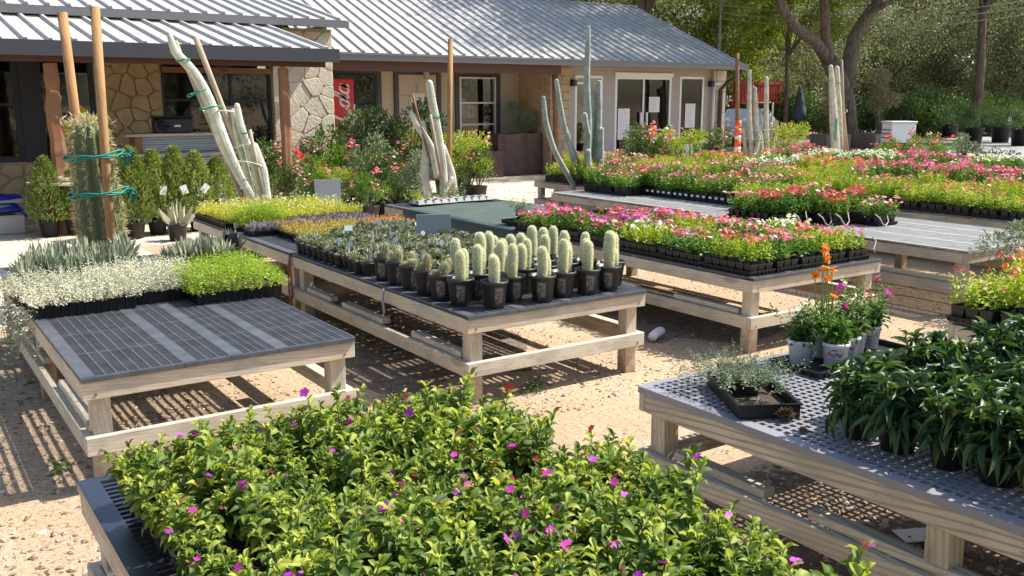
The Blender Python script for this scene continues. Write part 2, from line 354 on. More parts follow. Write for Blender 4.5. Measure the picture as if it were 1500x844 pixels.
M['f_mix'] = L_('mixed_pink_petal', (.70, .10, .24), (.78, .34, .42), .5, .25, (.80, .62, .58))
M['f_coral'] = L_('coral_petal', (.60, .04, .07), (.70, .14, .16), .5, .25, (.78, .42, .40))
M['cactus_white'] = L_('white_waxy_cactus', (.50, .50, .40), (.62, .61, .52), .65, 0)
M['cactus_blue'] = L_('blue_grey_cactus', (.21, .28, .24), (.34, .40, .35), .55, 0)
M['cactus_green'] = L_('green_ribbed_cactus', (.09, .12, .05), (.18, .21, .10), .65, 0)
M['cactus_olive'] = L_('olive_cactus', (.16, .18, .10), (.27, .28, .17), .6, 0)
M['wool'] = L_('white_cactus_wool', (.80, .80, .72), (.90, .90, .85), .8, .3)
addnoise(M['cactus_blue'], (.19, .24, .20), (.40, .43, .38), 8, .5, 30)
addnoise(M['cactus_white'], (.36, .38, .26), (.66, .65, .57), 7, .5, 26)
M['woolbody'] = L_('wool_cactus_skin', (.30, .32, .18), (.40, .41, .27), .7, 0)
M['spine'] = L_('cream_spine', (.58, .50, .28), (.72, .66, .45), .6, .1)
M['tanball'] = L_('dry_root_fibre', (.10, .055, .03), (.26, .17, .10), .9, 0)
M['litter'] = L_('dry_leaf_litter', (.08, .045, .025), (.26, .17, .09), .8, .1)
# ------------------------------------------------------------ leaf and flower shapes (length 1 along x)
def blade(ws, ts, zs, fold=.12):
    V = []; n = len(ts)
    for t_, w_, z_ in zip(ts, ws, zs): V += [(t_, -w_, z_+fold*w_), (t_, 0, z_), (t_, w_, z_+fold*w_)]
    F = []
    for i in range(n-1):
        a = 3*i; F += [(a, a+3, a+4, a+1), (a+1, a+4, a+5, a+2)]
    return V, F
T_SM = ([(0, 0, 0), (.45, .5, .08), (1, 0, -.06), (.45, -.5, .08)], [(0, 2, 1), (0, 3, 2)])
T_MD = blade([.04, .42, .44, .02], [0, .3, .65, 1], [0, .05, .04, -.08], .3)
T_VIN = [blade([.05, .36, .5, .42, .03], [0, .22, .5, .78, 1], [0, .05, .06, .02, b], .35) for b in (-.06, -.16, -.28)]
T_LAN = [blade([.05, .34, .5, .42, .24, .02], [0, .16, .36, .58, .8, .98], [0, .07, .07, a, b, c_], .45) for a, b, c_ in ((.02, -.1, -.26), (-.03, -.24, -.5), (.05, .02, -.06))]
T_SPK = ([(0, -.5, 0), (0, .5, 0), (0, 0, -.25), (.55, -.36, .03), (.55, .36, .03), (.55, 0, -.16), (1, 0, .09)],
         [(0, 1, 4, 3), (1, 2, 5, 4), (2, 0, 3, 5), (3, 4, 6, 6), (4, 5, 6, 6), (5, 3, 6, 6)])
T_SPK = (T_SPK[0], [(0, 3, 4), (0, 4, 1), (1, 4, 5), (1, 5, 2), (2, 5, 3), (2, 3, 0), (3, 6, 4), (4, 6, 5), (5, 6, 3)])
T_GRS = ([(0, -.5, 0), (0, .5, 0), (.4, -.4, .1), (.4, .4, .1), (.75, -.25, .06), (.75, .25, .06), (1, 0, -.12)], [(0, 2, 3), (0, 3, 1), (2, 4, 5), (2, 5, 3), (4, 6, 5)])
def star(n, wid=.5, cup=.15):
    V = [(0, 0, 0)]; F = []
    for k in range(n):
        a = 2*PI*k/n; h = PI/n*wid*2*.95
        for rr, aa, z in ((.62, a-h, cup), (1., a-h*.45, cup*.8), (1., a+h*.45, cup*.8), (.62, a+h, cup)): V.append((rr*math.cos(aa), rr*math.sin(aa), z))
        b = 1+4*k; F += [(0, b, b+1), (0, b+1, b+2), (0, b+2, b+3)]
    return V, F
T_FL = star(5, .5, .12); T_FL4 = ([(0, 0, 0), (1, 0, .2), (0, 1, .2), (-1, 0, .2), (0, -1, .2)], [(0, 1, 2), (0, 2, 3), (0, 3, 4), (0, 4, 1)])
GA = 2.39996
def rnd(a, b, n): return rng.uniform(a, b, n)
def flowers(mb, P, r, tm=T_FL, up=None, m=0, tilt=.5):
    P = np.asarray(P).reshape(-1, 3); N = len(P)
    a = rnd(0, 2*PI, N); d = np.stack([np.cos(a), np.sin(a), 0*a], -1)
    u = np.array([0, 0, 1.])+tilt*rng.normal(size=(N, 3)) if up is None else up
    d = nrm(d-(d*nrm(u)).sum(1, keepdims=True)*nrm(u))
    mb.inst(tm, P, d, r, r, rnd(0, 1, N), m, up=u, jit=0)
def shoots(mb, B, h, nl, L, Wd, tm, lean=.2, e0=.1, e1=.9, shrink=.45, low=.15, m=0, out=None, pair=False):
    """leaves set in a spiral round upright shoots; returns the shoot tips"""
    B = np.asarray(B, float); N = len(B); h = np.broadcast_to(h, (N,)).astype(float)
    ax = np.c_[lean*rng.normal(size=(N, 2)), np.ones(N)]
    if out is not None: ax[:, :2] += out
    ax = nrm(ax); ph = rnd(0, 6.28, N); ts = rnd(0, 1, N)
    for k in range(nl):
        f = low+(1-low)*(k+.5)/nl
        a = ph+(PI/2*(k//2)+PI*(k % 2) if pair else GA*k)+rng.normal(0, .25, N); e = e0+(e1-e0)*f**2+rng.normal(0, .2, N)
        d = np.stack([np.cos(e)*np.cos(a), np.cos(e)*np.sin(a), np.sin(e)], -1)+.6*(ax-np.array([0, 0, 1.]))
        l = L*(1-shrink*f**3)*rnd(.75, 1.2, N)
        mb.inst(tm, B+ax*(h*f)[:, None], d, l, l*Wd, (ts*.4+.35*f+rnd(0, .25, N)), m)
    return B+ax*h[:, None]
def scatter(n, w_, d_, jit=.35):
    nx = max(1, int(round(math.sqrt(n*w_/d_)))); ny = max(1, int(math.ceil(n/nx)))
    x, y = np.meshgrid((np.arange(nx)+.5)/nx-.5, (np.arange(ny)+.5)/ny-.5); P = np.stack([x.ravel(), y.ravel()], -1)
    P += rng.uniform(-jit, jit, P.shape)*np.array([1/nx, 1/ny]); return P*np.array([w_, d_])
# ------------------------------------------------------------ boards and benches
_bc = {}
def board(parent, name, p0, p1, wz, th, m, wdir=(0, 0, 1)):
    """a sawn board from p0 to p1, wz wide along wdir, th thick"""
    p0, p1 = Vector(p0), Vector(p1); L = round((p1-p0).length, 4); key = (L, wz, th, m)
    if key not in _bc:
        b = MB().cbox(-L/2, L/2, -th/2, th/2, -wz/2, wz/2, .0035); _bc[key] = b.mesh(name, M[m])
    x = (p1-p0).normalized(); z = Vector(wdir); y = z.cross(x).normalized(); z = x.cross(y)
    Mx = Matrix((x, y, z)).transposed().to_4x4(); Mx.translation = (p0+p1)/2
    return link(name, _bc[key], parent, M=Mx)
def cylbar(parent, name, p0, p1, r, m, n=12, r2=None):
    p0, p1 = Vector(p0), Vector(p1); L = (p1-p0).length
    b = MB().tube([(0, 0, 0), (L*.5, 0, 0), (L, 0, 0)], [r, (r+(r2 or r))/2, r2 or r], n)
    me = b.mesh(name, M[m], True); x = (p1-p0).normalized(); rf = Vector((0, 0, 1)) if abs(x.z) < .9 else Vector((0, 1, 0)); y = rf.cross(x).normalized(); z = x.cross(y)
    Mx = Matrix((x, y, z)).transposed().to_4x4(); Mx.translation = p0; return link(name, me, parent, M=Mx)
def slit_panel(x0, x1, y0, y1, lead, fine=False):
    b = MB(); z1 = 0.0
    xs = x0
    if lead: b.box(x0, x0+lead, y0, y1, z1-.012, z1); xs = x0+lead
    n = max(2, round((x1-xs)/.05))
    for i in range(n+1):
        x = xs+(x1-xs)*i/n; b.box(x-.004, x+.004, y0, y1, z1-.02, z1-.0005)
    m_ = int((y1-y0)/.0155)
    for j in range(m_+1):
        y = y0+(y1-y0)*j/m_; wd = .0045 if fine else .006 if j % 29 == 0 else .0022
        b.box(xs, x1, y-wd, y+wd, z1-.014, z1-.002 if j % 29 else z1-.001)
    b.box(x0, x1, y0-.012, y0-.001, z1-.024, z1-.003)
    return b
def lattice_panel(x0, x1, y0, y1, p=.029, bar=.011, edge=.045, px=None):
    b = MB(); px = px or p
    b.box(x0, x0+edge, y0, y1, -.012, 0); b.box(x1-.02, x1, y0, y1, -.012, 0); b.box(x0+edge, x1-.02, y1-edge*.6, y1, -.012, -.0005)
    x = x0+edge+px-bar
    while x < x1-.02: b.box(x, x+bar, y0, y1-edge*.6, -.012, -.001); x += px
    y = y0
    while y < y1-edge*.6-bar: b.box(x0+edge, x1-.02, y, y+bar, -.0125, -.0018); y += p
    b.box(x0-.006, x0-.0005, y0, y1, -.03, 0); b.box(x0, x1, y1+.0005, y1+.006, -.03, 0)
    return b
DZ = .575
def bench(label, x0, x1, y0, y1, deck='slit', dm='deck', bands=None, wm='wood', shelf=True, npan=1, midlegs=1, group='wooden nursery benches', lattice={}):
    t = thing('plant_bench', label, 'bench', (x0, y0, 0), 0, group)
    W_, D_ = x1-x0, y1-y0; a = .045; zt = DZ-.0245-.0445; lz = .234; th = .038; lw = .089
    for zc in (zt, lz):
        board(t, 'end_rail', (0, th/2, zc), (W_, th/2, zc), .089, th, wm); board(t, 'end_rail', (0, D_-th/2, zc), (W_, D_-th/2, zc), .089, th, wm)
        board(t, 'side_rail', (th/2, th+.001, zc), (th/2, D_-th-.001, zc), .089, th, wm); board(t, 'side_rail', (W_-th/2, th+.001, zc), (W_-th/2, D_-th-.001, zc), .089, th, wm)
    for i in range(midlegs+2):
        yl = th+.002+lw/2+(D_-2*th-.004-lw)*i/(midlegs+1)
        for xl in (th+.002+lw/2, W_-th-.002-lw/2): board(t, 'leg', (xl, yl, 0), (xl, yl, DZ-.027), lw, .0889, wm, (1, 0, 0))
        if 0 < i <= midlegs: board(t, 'cross_rail', (th+.003, yl+.07, zt), (W_-th-.003, yl+.07, zt), .085, th, wm)
    if shelf:
        for xs in (th+.03, W_-th-.03):
            for q, (f0, f1) in enumerate(((.04, .28), (.42, .68), (.74, .93))):
                board(t, 'spacer_board', (xs, D_*f0+th, lz+.0645), (xs, D_*f1, lz+.0645), .038, .066, wm)
    if deck == 'slit':
        bs = bands or [0, W_*.26, W_*.52, W_*.77]
        for i, b0 in enumerate(bs):
            b1 = bs[i+1]-.003 if i+1 < len(bs) else W_
            part(slit_panel(b0, b1, .0, D_, .04 if dm == 'deck_grey' else .06, dm == 'deck_grey'), 'deck_panel', M[dm], t, loc=(0, 0, DZ))
    elif deck == 'lattice':
        part(lattice_panel(0, W_, 0, D_, **lattice), 'deck_panel', M[dm], t, loc=(0, 0, DZ))
    # bolt heads on the end rails
    for zc in (zt, lz):
        for xb in (.06, W_-.06):
            b = MB().tube([(xb, .002, zc-.02), (xb, -.003, zc-.02)], .0065, 8); part(b, 'bolt', M['gut'], t)
    return t
# ------------------------------------------------------------ pots and trays
def pot_mb(r0, r1, h, n=16, square=False, rim=.006, m=0, mb=None, c=(0, 0)):
    b = mb or MB(); k = 4 if square else n
    prof = [(r0*.98, 0), (r0, 0.001), (r1*.97, h-.018), (r1+rim*.5, h-.016), (r1+rim*.5, h), (r1-.002, h), (r1-.006, h-.02), (.001, h-.02)]
    if square:
        s2 = math.sqrt(2); V = []
        for r_, z_ in prof: V += [(c[0]+sx*r_, c[1]+sy*r_, z_) for sx, sy in ((1, 1), (-1, 1), (-1, -1), (1, -1))]
        F = [(i*4+j, i*4+(j+1) % 4, i*4+4+(j+1) % 4, i*4+4+j) for i in range(len(prof)-1) for j in range(4)]
        b.add(V, F, .5, m)
    else: b.lathe(prof, n, .5, m, (c[0], c[1], 0))
    return b
def tray_mb(w_, d_, h=.055, open_=True):
    b = MB(); t_ = .004; o = .012
    def wall(x0, x1, y0, y1): b.box(x0, x1, y0, y1, 0.001, h)
    wall(-w_/2+o, w_/2-o, -d_/2+o, -d_/2+o+t_); wall(-w_/2+o, w_/2-o, d_/2-o-t_, d_/2-o)
    wall(-w_/2+o, -w_/2+o+t_, -d_/2+o+t_, d_/2-o-t_); wall(w_/2-o-t_, w_/2-o, -d_/2+o+t_, d_/2-o-t_)
    b.box(-w_/2+o+t_, w_/2-o-t_, -d_/2+o+t_, d_/2-o-t_, .001, .006)
    for x0, x1, y0, y1 in ((-w_/2, w_/2, -d_/2, -d_/2+o), (-w_/2, w_/2, d_/2-o, d_/2), (-w_/2, -w_/2+o, -d_/2+o, d_/2-o), (w_/2-o, w_/2, -d_/2+o, d_/2-o)): b.box(x0, x1, y0, y1, h-.006, h+.002)
    n = int(w_/.045)
    for i in range(n+1):
        x = -w_/2+o+(w_-2*o)*i/n
        for y in (-d_/2+o-.005, d_/2-o): b.box(x-.006, x+.006, y, y+.005, .001, h-.004)
    n = int(d_/.045)
    for i in range(n+1):
        y = -d_/2+o+(d_-2*o)*i/n
        for x in (-w_/2+o-.005, w_/2-o): b.box(x, x+.005, y-.006, y+.006, .001, h-.004)
    return b
TW, TD = .50, .27
def cells(w_, d_, nx, ny, h, z0=.006, tagp=0, tags=None):
    """separate square pots in a tray: shared mesh and their matrices"""
    s = min(w_/nx, d_/ny)*.5-.004; me = pot_mb(s*.8, s, h, square=True, rim=.003).mesh('pot', M['pot'])
    out = []
    for i in range(nx):
        for j in range(ny): out.append(Matrix.Translation(((i+.5)/nx*w_-w_/2, (j+.5)/ny*d_-d_/2, z0)))
    return me, out
def recipe(kind, w_, d_, z):
    """foliage and blossom meshes for a tray of the given kind; z = height of the soil"""
    f = MB(); fl = MB(); base = lambda n, j=.45: np.c_[scatter(n, w_, d_, j), np.full(len(scatter(n, w_, d_, j)), z)]
    fm, bm = 'annual', None
    def pts(n, j=.45):
        p = scatter(n, w_, d_, j); return np.c_[p, np.full(len(p), z)]
    if kind.startswith('annual') or kind.startswith('yg'):
        tl = 1.55 if kind.endswith('T') else 1.; kind = kind.rstrip('T'); p = pts(70 if tl > 1 else 60); tips = shoots(f, p, rnd(.10, .155, len(p))*tl, 9 if tl == 1 else 12, .042, .5, T_MD, .25, .0, .9)
        fm = 'annual' if kind.startswith('annual') else 'yellowgreen'; bm = {'p': 'f_pink', 'm': 'f_magenta', 'r': 'f_red', 'w': 'f_white', 'x': 'f_mix', 'c': 'f_coral'}[kind.split('_')[1]]
        k = int(int(kind.split('_')[2])*1.35); idx = rng.permutation(len(tips))[:max(5, len(tips)//3)][rng.integers(0, max(5, len(tips)//3), k)]
        q = tips[idx]+np.c_[rng.normal(0, .017, (k, 2)), rnd(.004, .03, k)]; flowers(fl, q, rnd(.014, .024, k))
    elif kind == 'lime':
        p = pts(190); shoots(f, p, rnd(.07, .145, len(p)), 10, .025, .5, T_SM, .3, .1, 1.1); fm = 'lime'
        k = 26; q = p[rng.integers(0, len(p), k)]+np.c_[rng.normal(0, .01, (k, 2)), rnd(.12, .16, k)]; flowers(fl, q, .009, T_FL4); bm = 'f_white'
    elif kind == 'bright':
        p = pts(950, .5)*np.array([1.12, 1.14, 1]); ed = np.maximum(abs(p[:, 0])/(w_*.56), abs(p[:, 1])/(d_*.57)); hh = .19*np.sqrt(np.clip(1.08-ed**3, .05, 1))+.012*np.sin(p[:, 0]*23)*np.cos(p[:, 1]*31); out = p[:, :2]*ed[:, None]**3*2.6; p[:, 2] += hh*.3-.025; shoots(f, p, hh*rnd(.75, 1.02, len(p)), 10, .019, .55, T_SM, .25, .0, 1.2, out=out*.55); fm = 'bright'
    elif kind == 'silver':
        p = pts(430, .5)*np.array([1.1, 1.12, 1]); out = p[:, :2]*2.2; shoots(f, p, rnd(.06, .15, len(p)), 11, .024, .45, T_SM, .5, -.3, .9, out=out*1.4); fm = 'silver'
    elif kind == 'purple':
        p = pts(120); shoots(f, p, rnd(.035, .065, len(p)), 10, .034, .22, T_SPK, .3, .4, 1.1, .2); fm = 'purple'
    elif kind == 'sedum':
        p = pts(150); shoots(f, p, rnd(.045, .08, len(p)), 9, .024, .45, T_SM, .3, .1, 1.); fm = 'sedum'
    elif kind == 'agave':
        p = pts(24, .3)
        for q in p:
            n = 26; a = np.arange(n)*GA+rnd(0, .3, n); e = .25+1.15*np.linspace(0, 1, n)+rng.normal(0, .08, n)
            d = np.stack([np.cos(e)*np.cos(a), np.cos(e)*np.sin(a), np.sin(e)], -1); l = rnd(.075, .12, n)
            f.inst(T_SPK, np.tile(q, (n, 1))+d*.008, d, l, .016, rnd(0, .5)if 0 else rnd(.0, .4, n)+rng.random()*.5, jit=.1)
        fm = 'aloe'
    elif kind == 'grass':
        p = pts(500, .5); e = rnd(.9, 1.5, len(p)); a = rnd(0, 6.28, len(p)); d = np.stack([np.cos(e)*np.cos(a), np.cos(e)*np.sin(a), np.sin(e)], -1)
        f.inst(T_GRS, p, d, rnd(.12, .22, len(p)), .006, rnd(0, 1, len(p))); fm = 'yellowgreen'
    elif kind == 'tall':
        p = pts(70); tips = shoots(f, p, rnd(.16, .24, len(p)), 12, .045, .4, T_MD, .18, -.3, .8); fm = 'yellowgreen'
    elif kind == 'shrubby':
        p = pts(60); tips = shoots(f, p, rnd(.14, .22, len(p)), 13, .036, .5, T_MD, .35, -.1, .8); fm = 'annual'
        k = 24; q = tips[rng.integers(0, len(tips), k)]+np.c_[rng.normal(0, .02, (k, 2)), rnd(0, .03, k)]; flowers(fl, q, rnd(.012, .022, k)); bm = 'f_mix'
    elif kind == 'sempervivum':
        p = pts(24, .2)
        for q in p:
            n = 22; a = np.arange(n)*GA; e = .2+1.2*np.linspace(0, 1, n); d = np.stack([np.cos(e)*np.cos(a), np.cos(e)*np.sin(a), np.sin(e)], -1)
            f.inst(T_MD, np.tile(q, (n, 1))+d*.004, d, .034, .02, rng.random()*.5+rnd(0, .3, n), jit=.05)
        fm = 'succ'
    return f, fm, fl, bm
_tp = {}
def tray_parts(kind, w_=TW, d_=TD, v=0, pots=None, th=.052, z=None):
    key = (kind, w_, d_, v, pots, th)
    if key in _tp: return _tp[key]
    parts = [('tray', tray_mb(w_, d_, th if not pots else .03).mesh('tray', M['black']), None, [])]
    zz = th-.006
    if pots:
        nx, ny, ph = pots; me, Ms = cells(w_-.03, d_-.03, nx, ny, ph); zz = ph-.008
        for Mx in Ms: parts.append(('pot', me, Mx, []))
    else: parts.append(('soil', MB().box(-w_/2+.018, w_/2-.018, -d_/2+.018, d_/2-.018, .008, th-.008).mesh('soil', M['soil']), None, []))
    f, fm, fl, bm = recipe(kind, w_-.03, d_-.03, zz)
    parts.append(('foliage', f.mesh('foliage', M[fm]), None, []))
    if bm and fl.V: parts.append(('blossoms', fl.mesh('blossoms', M[bm]), None, []))
    _tp[key] = parts; return parts
def tray(kind, x, y, label, group, rz=0, z=DZ+.001, v=None, cat='plant tray', **k):
    v = rng.integers(0, 3) if v is None else v
    r = thing('plant_tray', label, cat, (x, y, z), rz+(PI if rng.random() < .5 and not k.get('pots') else 0), group)
    place(tray_parts(kind, v=int(v), **k), r)
    if kind[:2] in ('an', 'yg', 'li', 'sh'):
        q = rng.uniform(.82, 1.28)
        for c in r.children:
            if c.name.startswith(('foliage', 'blossoms')): c.scale = (rng.uniform(.96, 1.04), 1., q) if c.name[0] == 'f' else (1, 1, q)
    return r
# ------------------------------------------------------------ polygons for stone
def voro(W_, H_, n, gap, seed, ax=1.):
    r = np.random.default_rng(seed); nx = max(1, int(round(math.sqrt(n*W_/H_)*ax))); ny = max(1, int(round(n/nx)))
    P = [((i+.5+r.uniform(-.48, .48))*W_/nx, (j+.5+(.5 if i % 2 else 0)*.5+r.uniform(-.46, .46))*H_/ny) for i in range(nx) for j in range(ny)]
    out = []
    for i, p in enumerate(P):
        poly = [(gap/2, gap/2), (W_-gap/2, gap/2), (W_-gap/2, H_-gap/2), (gap/2, H_-gap/2)]
        for j, q in enumerate(P):
            if i == j: continue
            dx, dy = q[0]-p[0], q[1]-p[1]; L = math.hypot(dx, dy)
            if L > 3*max(W_/nx, H_/ny): continue
            nx_, ny_ = dx/L, dy/L; c = (nx_*(p[0]+q[0])/2+ny_*(p[1]+q[1])/2)-gap/2; new = []
            for k in range(len(poly)):
                a, b = poly[k], poly[(k+1) % len(poly)]; da, db = nx_*a[0]+ny_*a[1]-c, nx_*b[0]+ny_*b[1]-c
                if da <= 0: new.append(a)
                if (da < 0) != (db < 0): s_ = da/(da-db); new.append((a[0]+s_*(b[0]-a[0]), a[1]+s_*(b[1]-a[1])))
            poly = new
            if len(poly) < 3: break
        if len(poly) >= 3: out.append(poly)
    return out
def stones(parent, org, u, v, W_, H_, n, m, gap=.022, depth=.035, seed=1, name='stone', ax=1.):
    u, v = Vector(u), Vector(v); nn = u.cross(v)
    Mx = Matrix((u, v, nn)).transposed().to_4x4()
    r = np.random.default_rng(seed+99)
    for poly in voro(W_, H_, n, gap, seed, ax):
        A = np.array(poly); c = A.mean(0); jj = A-c
        # knock the corners off
        P = []
        for k in range(len(jj)):
            a, b, e = jj[k-1], jj[k], jj[(k+1) % len(jj)]; P += [tuple(b+(a-b)*r.uniform(.1, .2)), tuple(b+(e-b)*r.uniform(.1, .2))]
        b_ = MB().poly_prism(P, 0, depth*r.uniform(.6, 1.2), .07); me = b_.mesh(name, m)
        X = Mx.copy(); X.translation = Vector(org)+u*c[0]+v*c[1]+nn*.001; link(name, me, parent, M=X)
# ============================================================ the setting
b = MB(); b.add([(-250, -250, 0), (250, -250, 0), (250, 250, 0), (-250, 250, 0)], [(0, 1, 2, 3)]); tag(link('ground', b.mesh('ground', M['ground'])), kind='structure')
b = MB(); b.add([(25, 6, .004), (95, 30, .004), (90, 47, .004), (24, 18.5, .004)], [(0, 1, 2, 3)]); tag(link('road', b.mesh('road', M['road'])), kind='structure')
pv = tag(link('paving', MB().box(-3, 2.7, 8.5, 17, -.02, .004).box(2.7, 16.8, 12.3, 18.8, -.02, .004).mesh('paving', M['mortar'])), kind='structure')
stones(pv, (-3, 8.5, .003), (1, 0, 0), (0, 1, 0), 5.7, 8.5, 60, M['flag'], .02, .012, 3, 'flagstone')
stones(pv, (2.7, 12.3, .003), (1, 0, 0), (0, 1, 0), 14.1, 6.5, 120, M['flag'], .02, .012, 4, 'flagstone')
# gravel
def pebbles(n, x0, x1, y0, y1, s0, s1, name, dens=None):
    P = np.c_[rnd(x0, x1, n), rnd(y0, y1, n)]
    if dens is not None: P = P[dens(P)]
    n = len(P); O = np.array([(1, 0, 0), (-1, 0, 0), (0, 1, 0), (0, -1, 0), (0, 0, 1), (0, 0, -1)], float)
    s = s0+(s1-s0)*rng.random(n)**3; a = rnd(0, 6.28, n)
    sc = np.stack([s*rnd(.8, 1.5, n), s*rnd(.6, 1., n), s*rnd(.35, .7, n)], -1)
    V = O[None]*sc[:, None]+rng.normal(0, 1, (n, 6, 3))*s[:, None, None]*.16
    c, s_ = np.cos(a)[:, None], np.sin(a)[:, None]; X = V[..., 0]*c-V[..., 1]*s_; Y = V[..., 0]*s_+V[..., 1]*c
    V = np.stack([X+P[:, :1], Y+P[:, 1:], V[..., 2]+sc[:, 2:]*.35], -1)
    F0 = np.array([(0, 2, 4), (2, 1, 4), (1, 3, 4), (3, 0, 4), (2, 0, 5), (1, 2, 5), (3, 1, 5), (0, 3, 5)])
    F = (F0[None]+(np.arange(n)*6)[:, None, None]).reshape(-1, 3)
    b = MB().add(V.reshape(-1, 3), F, np.repeat(rng.random(n)**1.2, 6)); o = link(name, b.mesh(name, M['gravel'])); tag(o, kind='stuff'); return o
tag(pebbles(7000, -.3, 2.1, 3.4, 8.0, .004, .020, 'gravel'), 'loose tan gravel under the empty grid bench at the left', 'gravel')
tag(pebbles(8000, 2.2, 4.4, 4.2, 10, .004, .016, 'gravel'), 'loose gravel under the cactus bench', 'gravel')
tag(pebbles(7000, 2.2, 4.4, .8, 3.0, .006, .024, 'gravel'), 'coarse pale gravel under the right front bench', 'gravel')
tag(pebbles(9000, 4.6, 9.5, 2.6, 8, .003, .013, 'gravel'), 'loose gravel under the flower benches', 'gravel')
tag(pebbles(9000, .2, 7, 2.2, 6, .002, .006, 'gravel'), 'fine grit scattered over the sandy aisle', 'gravel')
for (x0, x1, y0, y1, lb) in ((2.3, 4.2, 1.0, 2.9, 'dark damp soil patch under the right front bench'), (2.4, 4.0, 4.9, 9.8, 'dark soil under the cactus bench'), (4.8, 6.4, 4.8, 7.2, 'dark soil under the pink flower bench')):  # brown soil with the shade under the benches darkened into its colour
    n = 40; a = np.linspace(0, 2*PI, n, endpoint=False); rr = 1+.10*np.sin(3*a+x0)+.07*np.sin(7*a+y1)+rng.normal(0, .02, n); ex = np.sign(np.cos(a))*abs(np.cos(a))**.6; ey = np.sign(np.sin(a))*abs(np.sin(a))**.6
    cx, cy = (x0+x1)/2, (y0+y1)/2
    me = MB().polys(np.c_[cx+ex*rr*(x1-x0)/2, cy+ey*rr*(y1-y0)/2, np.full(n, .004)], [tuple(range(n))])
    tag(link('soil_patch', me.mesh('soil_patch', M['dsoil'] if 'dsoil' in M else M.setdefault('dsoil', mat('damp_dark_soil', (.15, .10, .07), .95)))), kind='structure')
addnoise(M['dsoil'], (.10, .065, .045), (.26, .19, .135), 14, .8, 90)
# ============================================================ buildings
class Bld:
    def __init__(s, name, label, loc): s.r = thing(name, label, 'building', loc); s.o = Vector(loc)
    def p(s, mb, name, m, smooth=False): return part(mb, name, m, s.r, smooth, loc=-s.o)
def openwall(b, x0, x1, z0, z1, y0, y1, ops):
    x = x0
    for (a, c, lo, hi) in sorted(ops):
        if a > x: b.box(x, a, y0, y1, z0, z1)
        if lo > z0: b.box(a, c, y0, y1, z0, lo)
        if hi < z1: b.box(a, c, y0, y1, hi, z1)
        x = c
    if x < x1: b.box(x, x1, y0, y1, z0, z1)
    return b
def window(B, name, x0, x1, z0, z1, y, fw, fm, rails=(), muls=(), door=False):
    f = MB(); d0, d1 = y-.03, y+.06
    f.box(x0, x0+fw, d0, d1, z0, z1); f.box(x1-fw, x1, d0, d1, z0, z1); f.box(x0+fw, x1-fw, d0, d1, z1-fw, z1); f.box(x0+fw, x1-fw, d0, d1, z0, z0+fw)
    o = B.p(f, name, fm)
    for z in rails: part(MB().box(x0+fw, x1-fw, y-.02, y+.04, z-.02, z+.02), 'rail', fm, o)
    xs = [x0+fw]+[v for m_ in muls for v in (m_-.025, m_+.025)]+[x1-fw]
    for m_ in muls: part(MB().box(m_-.025, m_+.025, y-.025, y+.05, z0+fw, z1-fw), 'mullion', fm, o)
    for i in range(0, len(xs), 2): part(MB().box(xs[i], xs[i+1], y+.005, y+.012, z0+fw, z1-fw), 'pane', M['glass'], o)
    return o
def roof(B, x0, x1, ye, ze, yr, zr, pitch=.305, end=None):
    rf = B.p(MB().box(x0, x1, ye+.02, yr, ze-.09, ze-.085), 'roof', M['beam'])
    rf.data.transform(Matrix(((1, 0, 0, 0), (0, 1, 0, 0), (0, (zr-ze)/(yr-ye), 1, -ye*(zr-ze)/(yr-ye)), (0, 0, 0, 1))))
    L = math.hypot(yr-ye, zr-ze); n = int(round((x1-x0)/pitch)); p = (x1-x0)/n
    b = MB().box(0, p-.001, 0, L, -.012, 0)
    def rib(b, x, w1, w2, h): b.add([(x-w1, 0, 0.0005), (x+w1, 0, .0005), (x+w2, 0, h), (x-w2, 0, h), (x-w1, L, .0005), (x+w1, L, .0005), (x+w2, L, h), (x-w2, L, h)], [(0, 1, 2, 3), (4, 7, 6, 5), (1, 5, 6, 2), (3, 2, 6, 7), (0, 3, 7, 4)])
    rib(b, p*.5, .036, .02, .045)
    rib(b, p*.18, .012, .006, .003); rib(b, p*.82, .012, .006, .003)
    me = b.mesh('roof_panel', M['roof']); v = Vector((0, yr-ye, zr-ze)).normalized()
    for i in range(n):
        Mx = Matrix(((1, 0, 0), (0, v.y, -v.z), (0, v.z, v.y))).to_4x4(); Mx.translation = (x0+i*p, ye, ze+rng.uniform(-.002, .002)); link('roof_panel', me, rf, M=Mx)
    return rf
# ---- right building
B = Bld('shop_building', 'long low tan building under a sloping ribbed metal roof with glass doors', (14, 18.9, 0))
rf = roof(B, 7.68, 20.25, 18.3, 2.79, 22.85, 4.66)
part(MB().box(7.68, 20.25, 22.78, 22.95, 4.655, 4.685), 'ridge_cap', M['roof'], rf)
bk = MB().add([(7.68, 22.9, 4.62), (20.25, 22.9, 4.62), (20.25, 27, 3), (7.68, 27, 3)], [(0, 1, 2, 3)]); part(bk, 'rear_slope', M['roof'], rf)
B.p(MB().box(7.68, 20.25, 18.16, 18.29, 2.63, 2.765).box(7.68, 20.25, 18.14, 18.16, 2.74, 2.775), 'gutter', M['gut'])
B.p(MB().box(7.5, 13.97, 18.38, 18.54, 2.42, 2.63), 'beam', M['beam'])
B.p(MB().box(7.5, 20.1, 18.3, 20.2, 2.645, 2.66), 'soffit', M['wall_tan'])
ops_r = [(14.81, 15.70, .22, 2.42), (16.12, 18.10, .02, 2.42), (18.42, 19.33, .3, 2.44)]
B.p(openwall(MB(), 14.6, 20.1, 0, 2.64, 18.9, 19.05, ops_r), 'front_wall', M['wall_grey'])
ops_l = [(8.95, 9.98, .1, 2.44), (10.50, 11.55, .0, 2.44), (12.17, 13.28, .45, 2.42)]
B.p(openwall(MB(), 7.4, 14.0, 0, 2.64, 20.2, 20.35, ops_l), 'recessed_wall', M['wall_tan'])
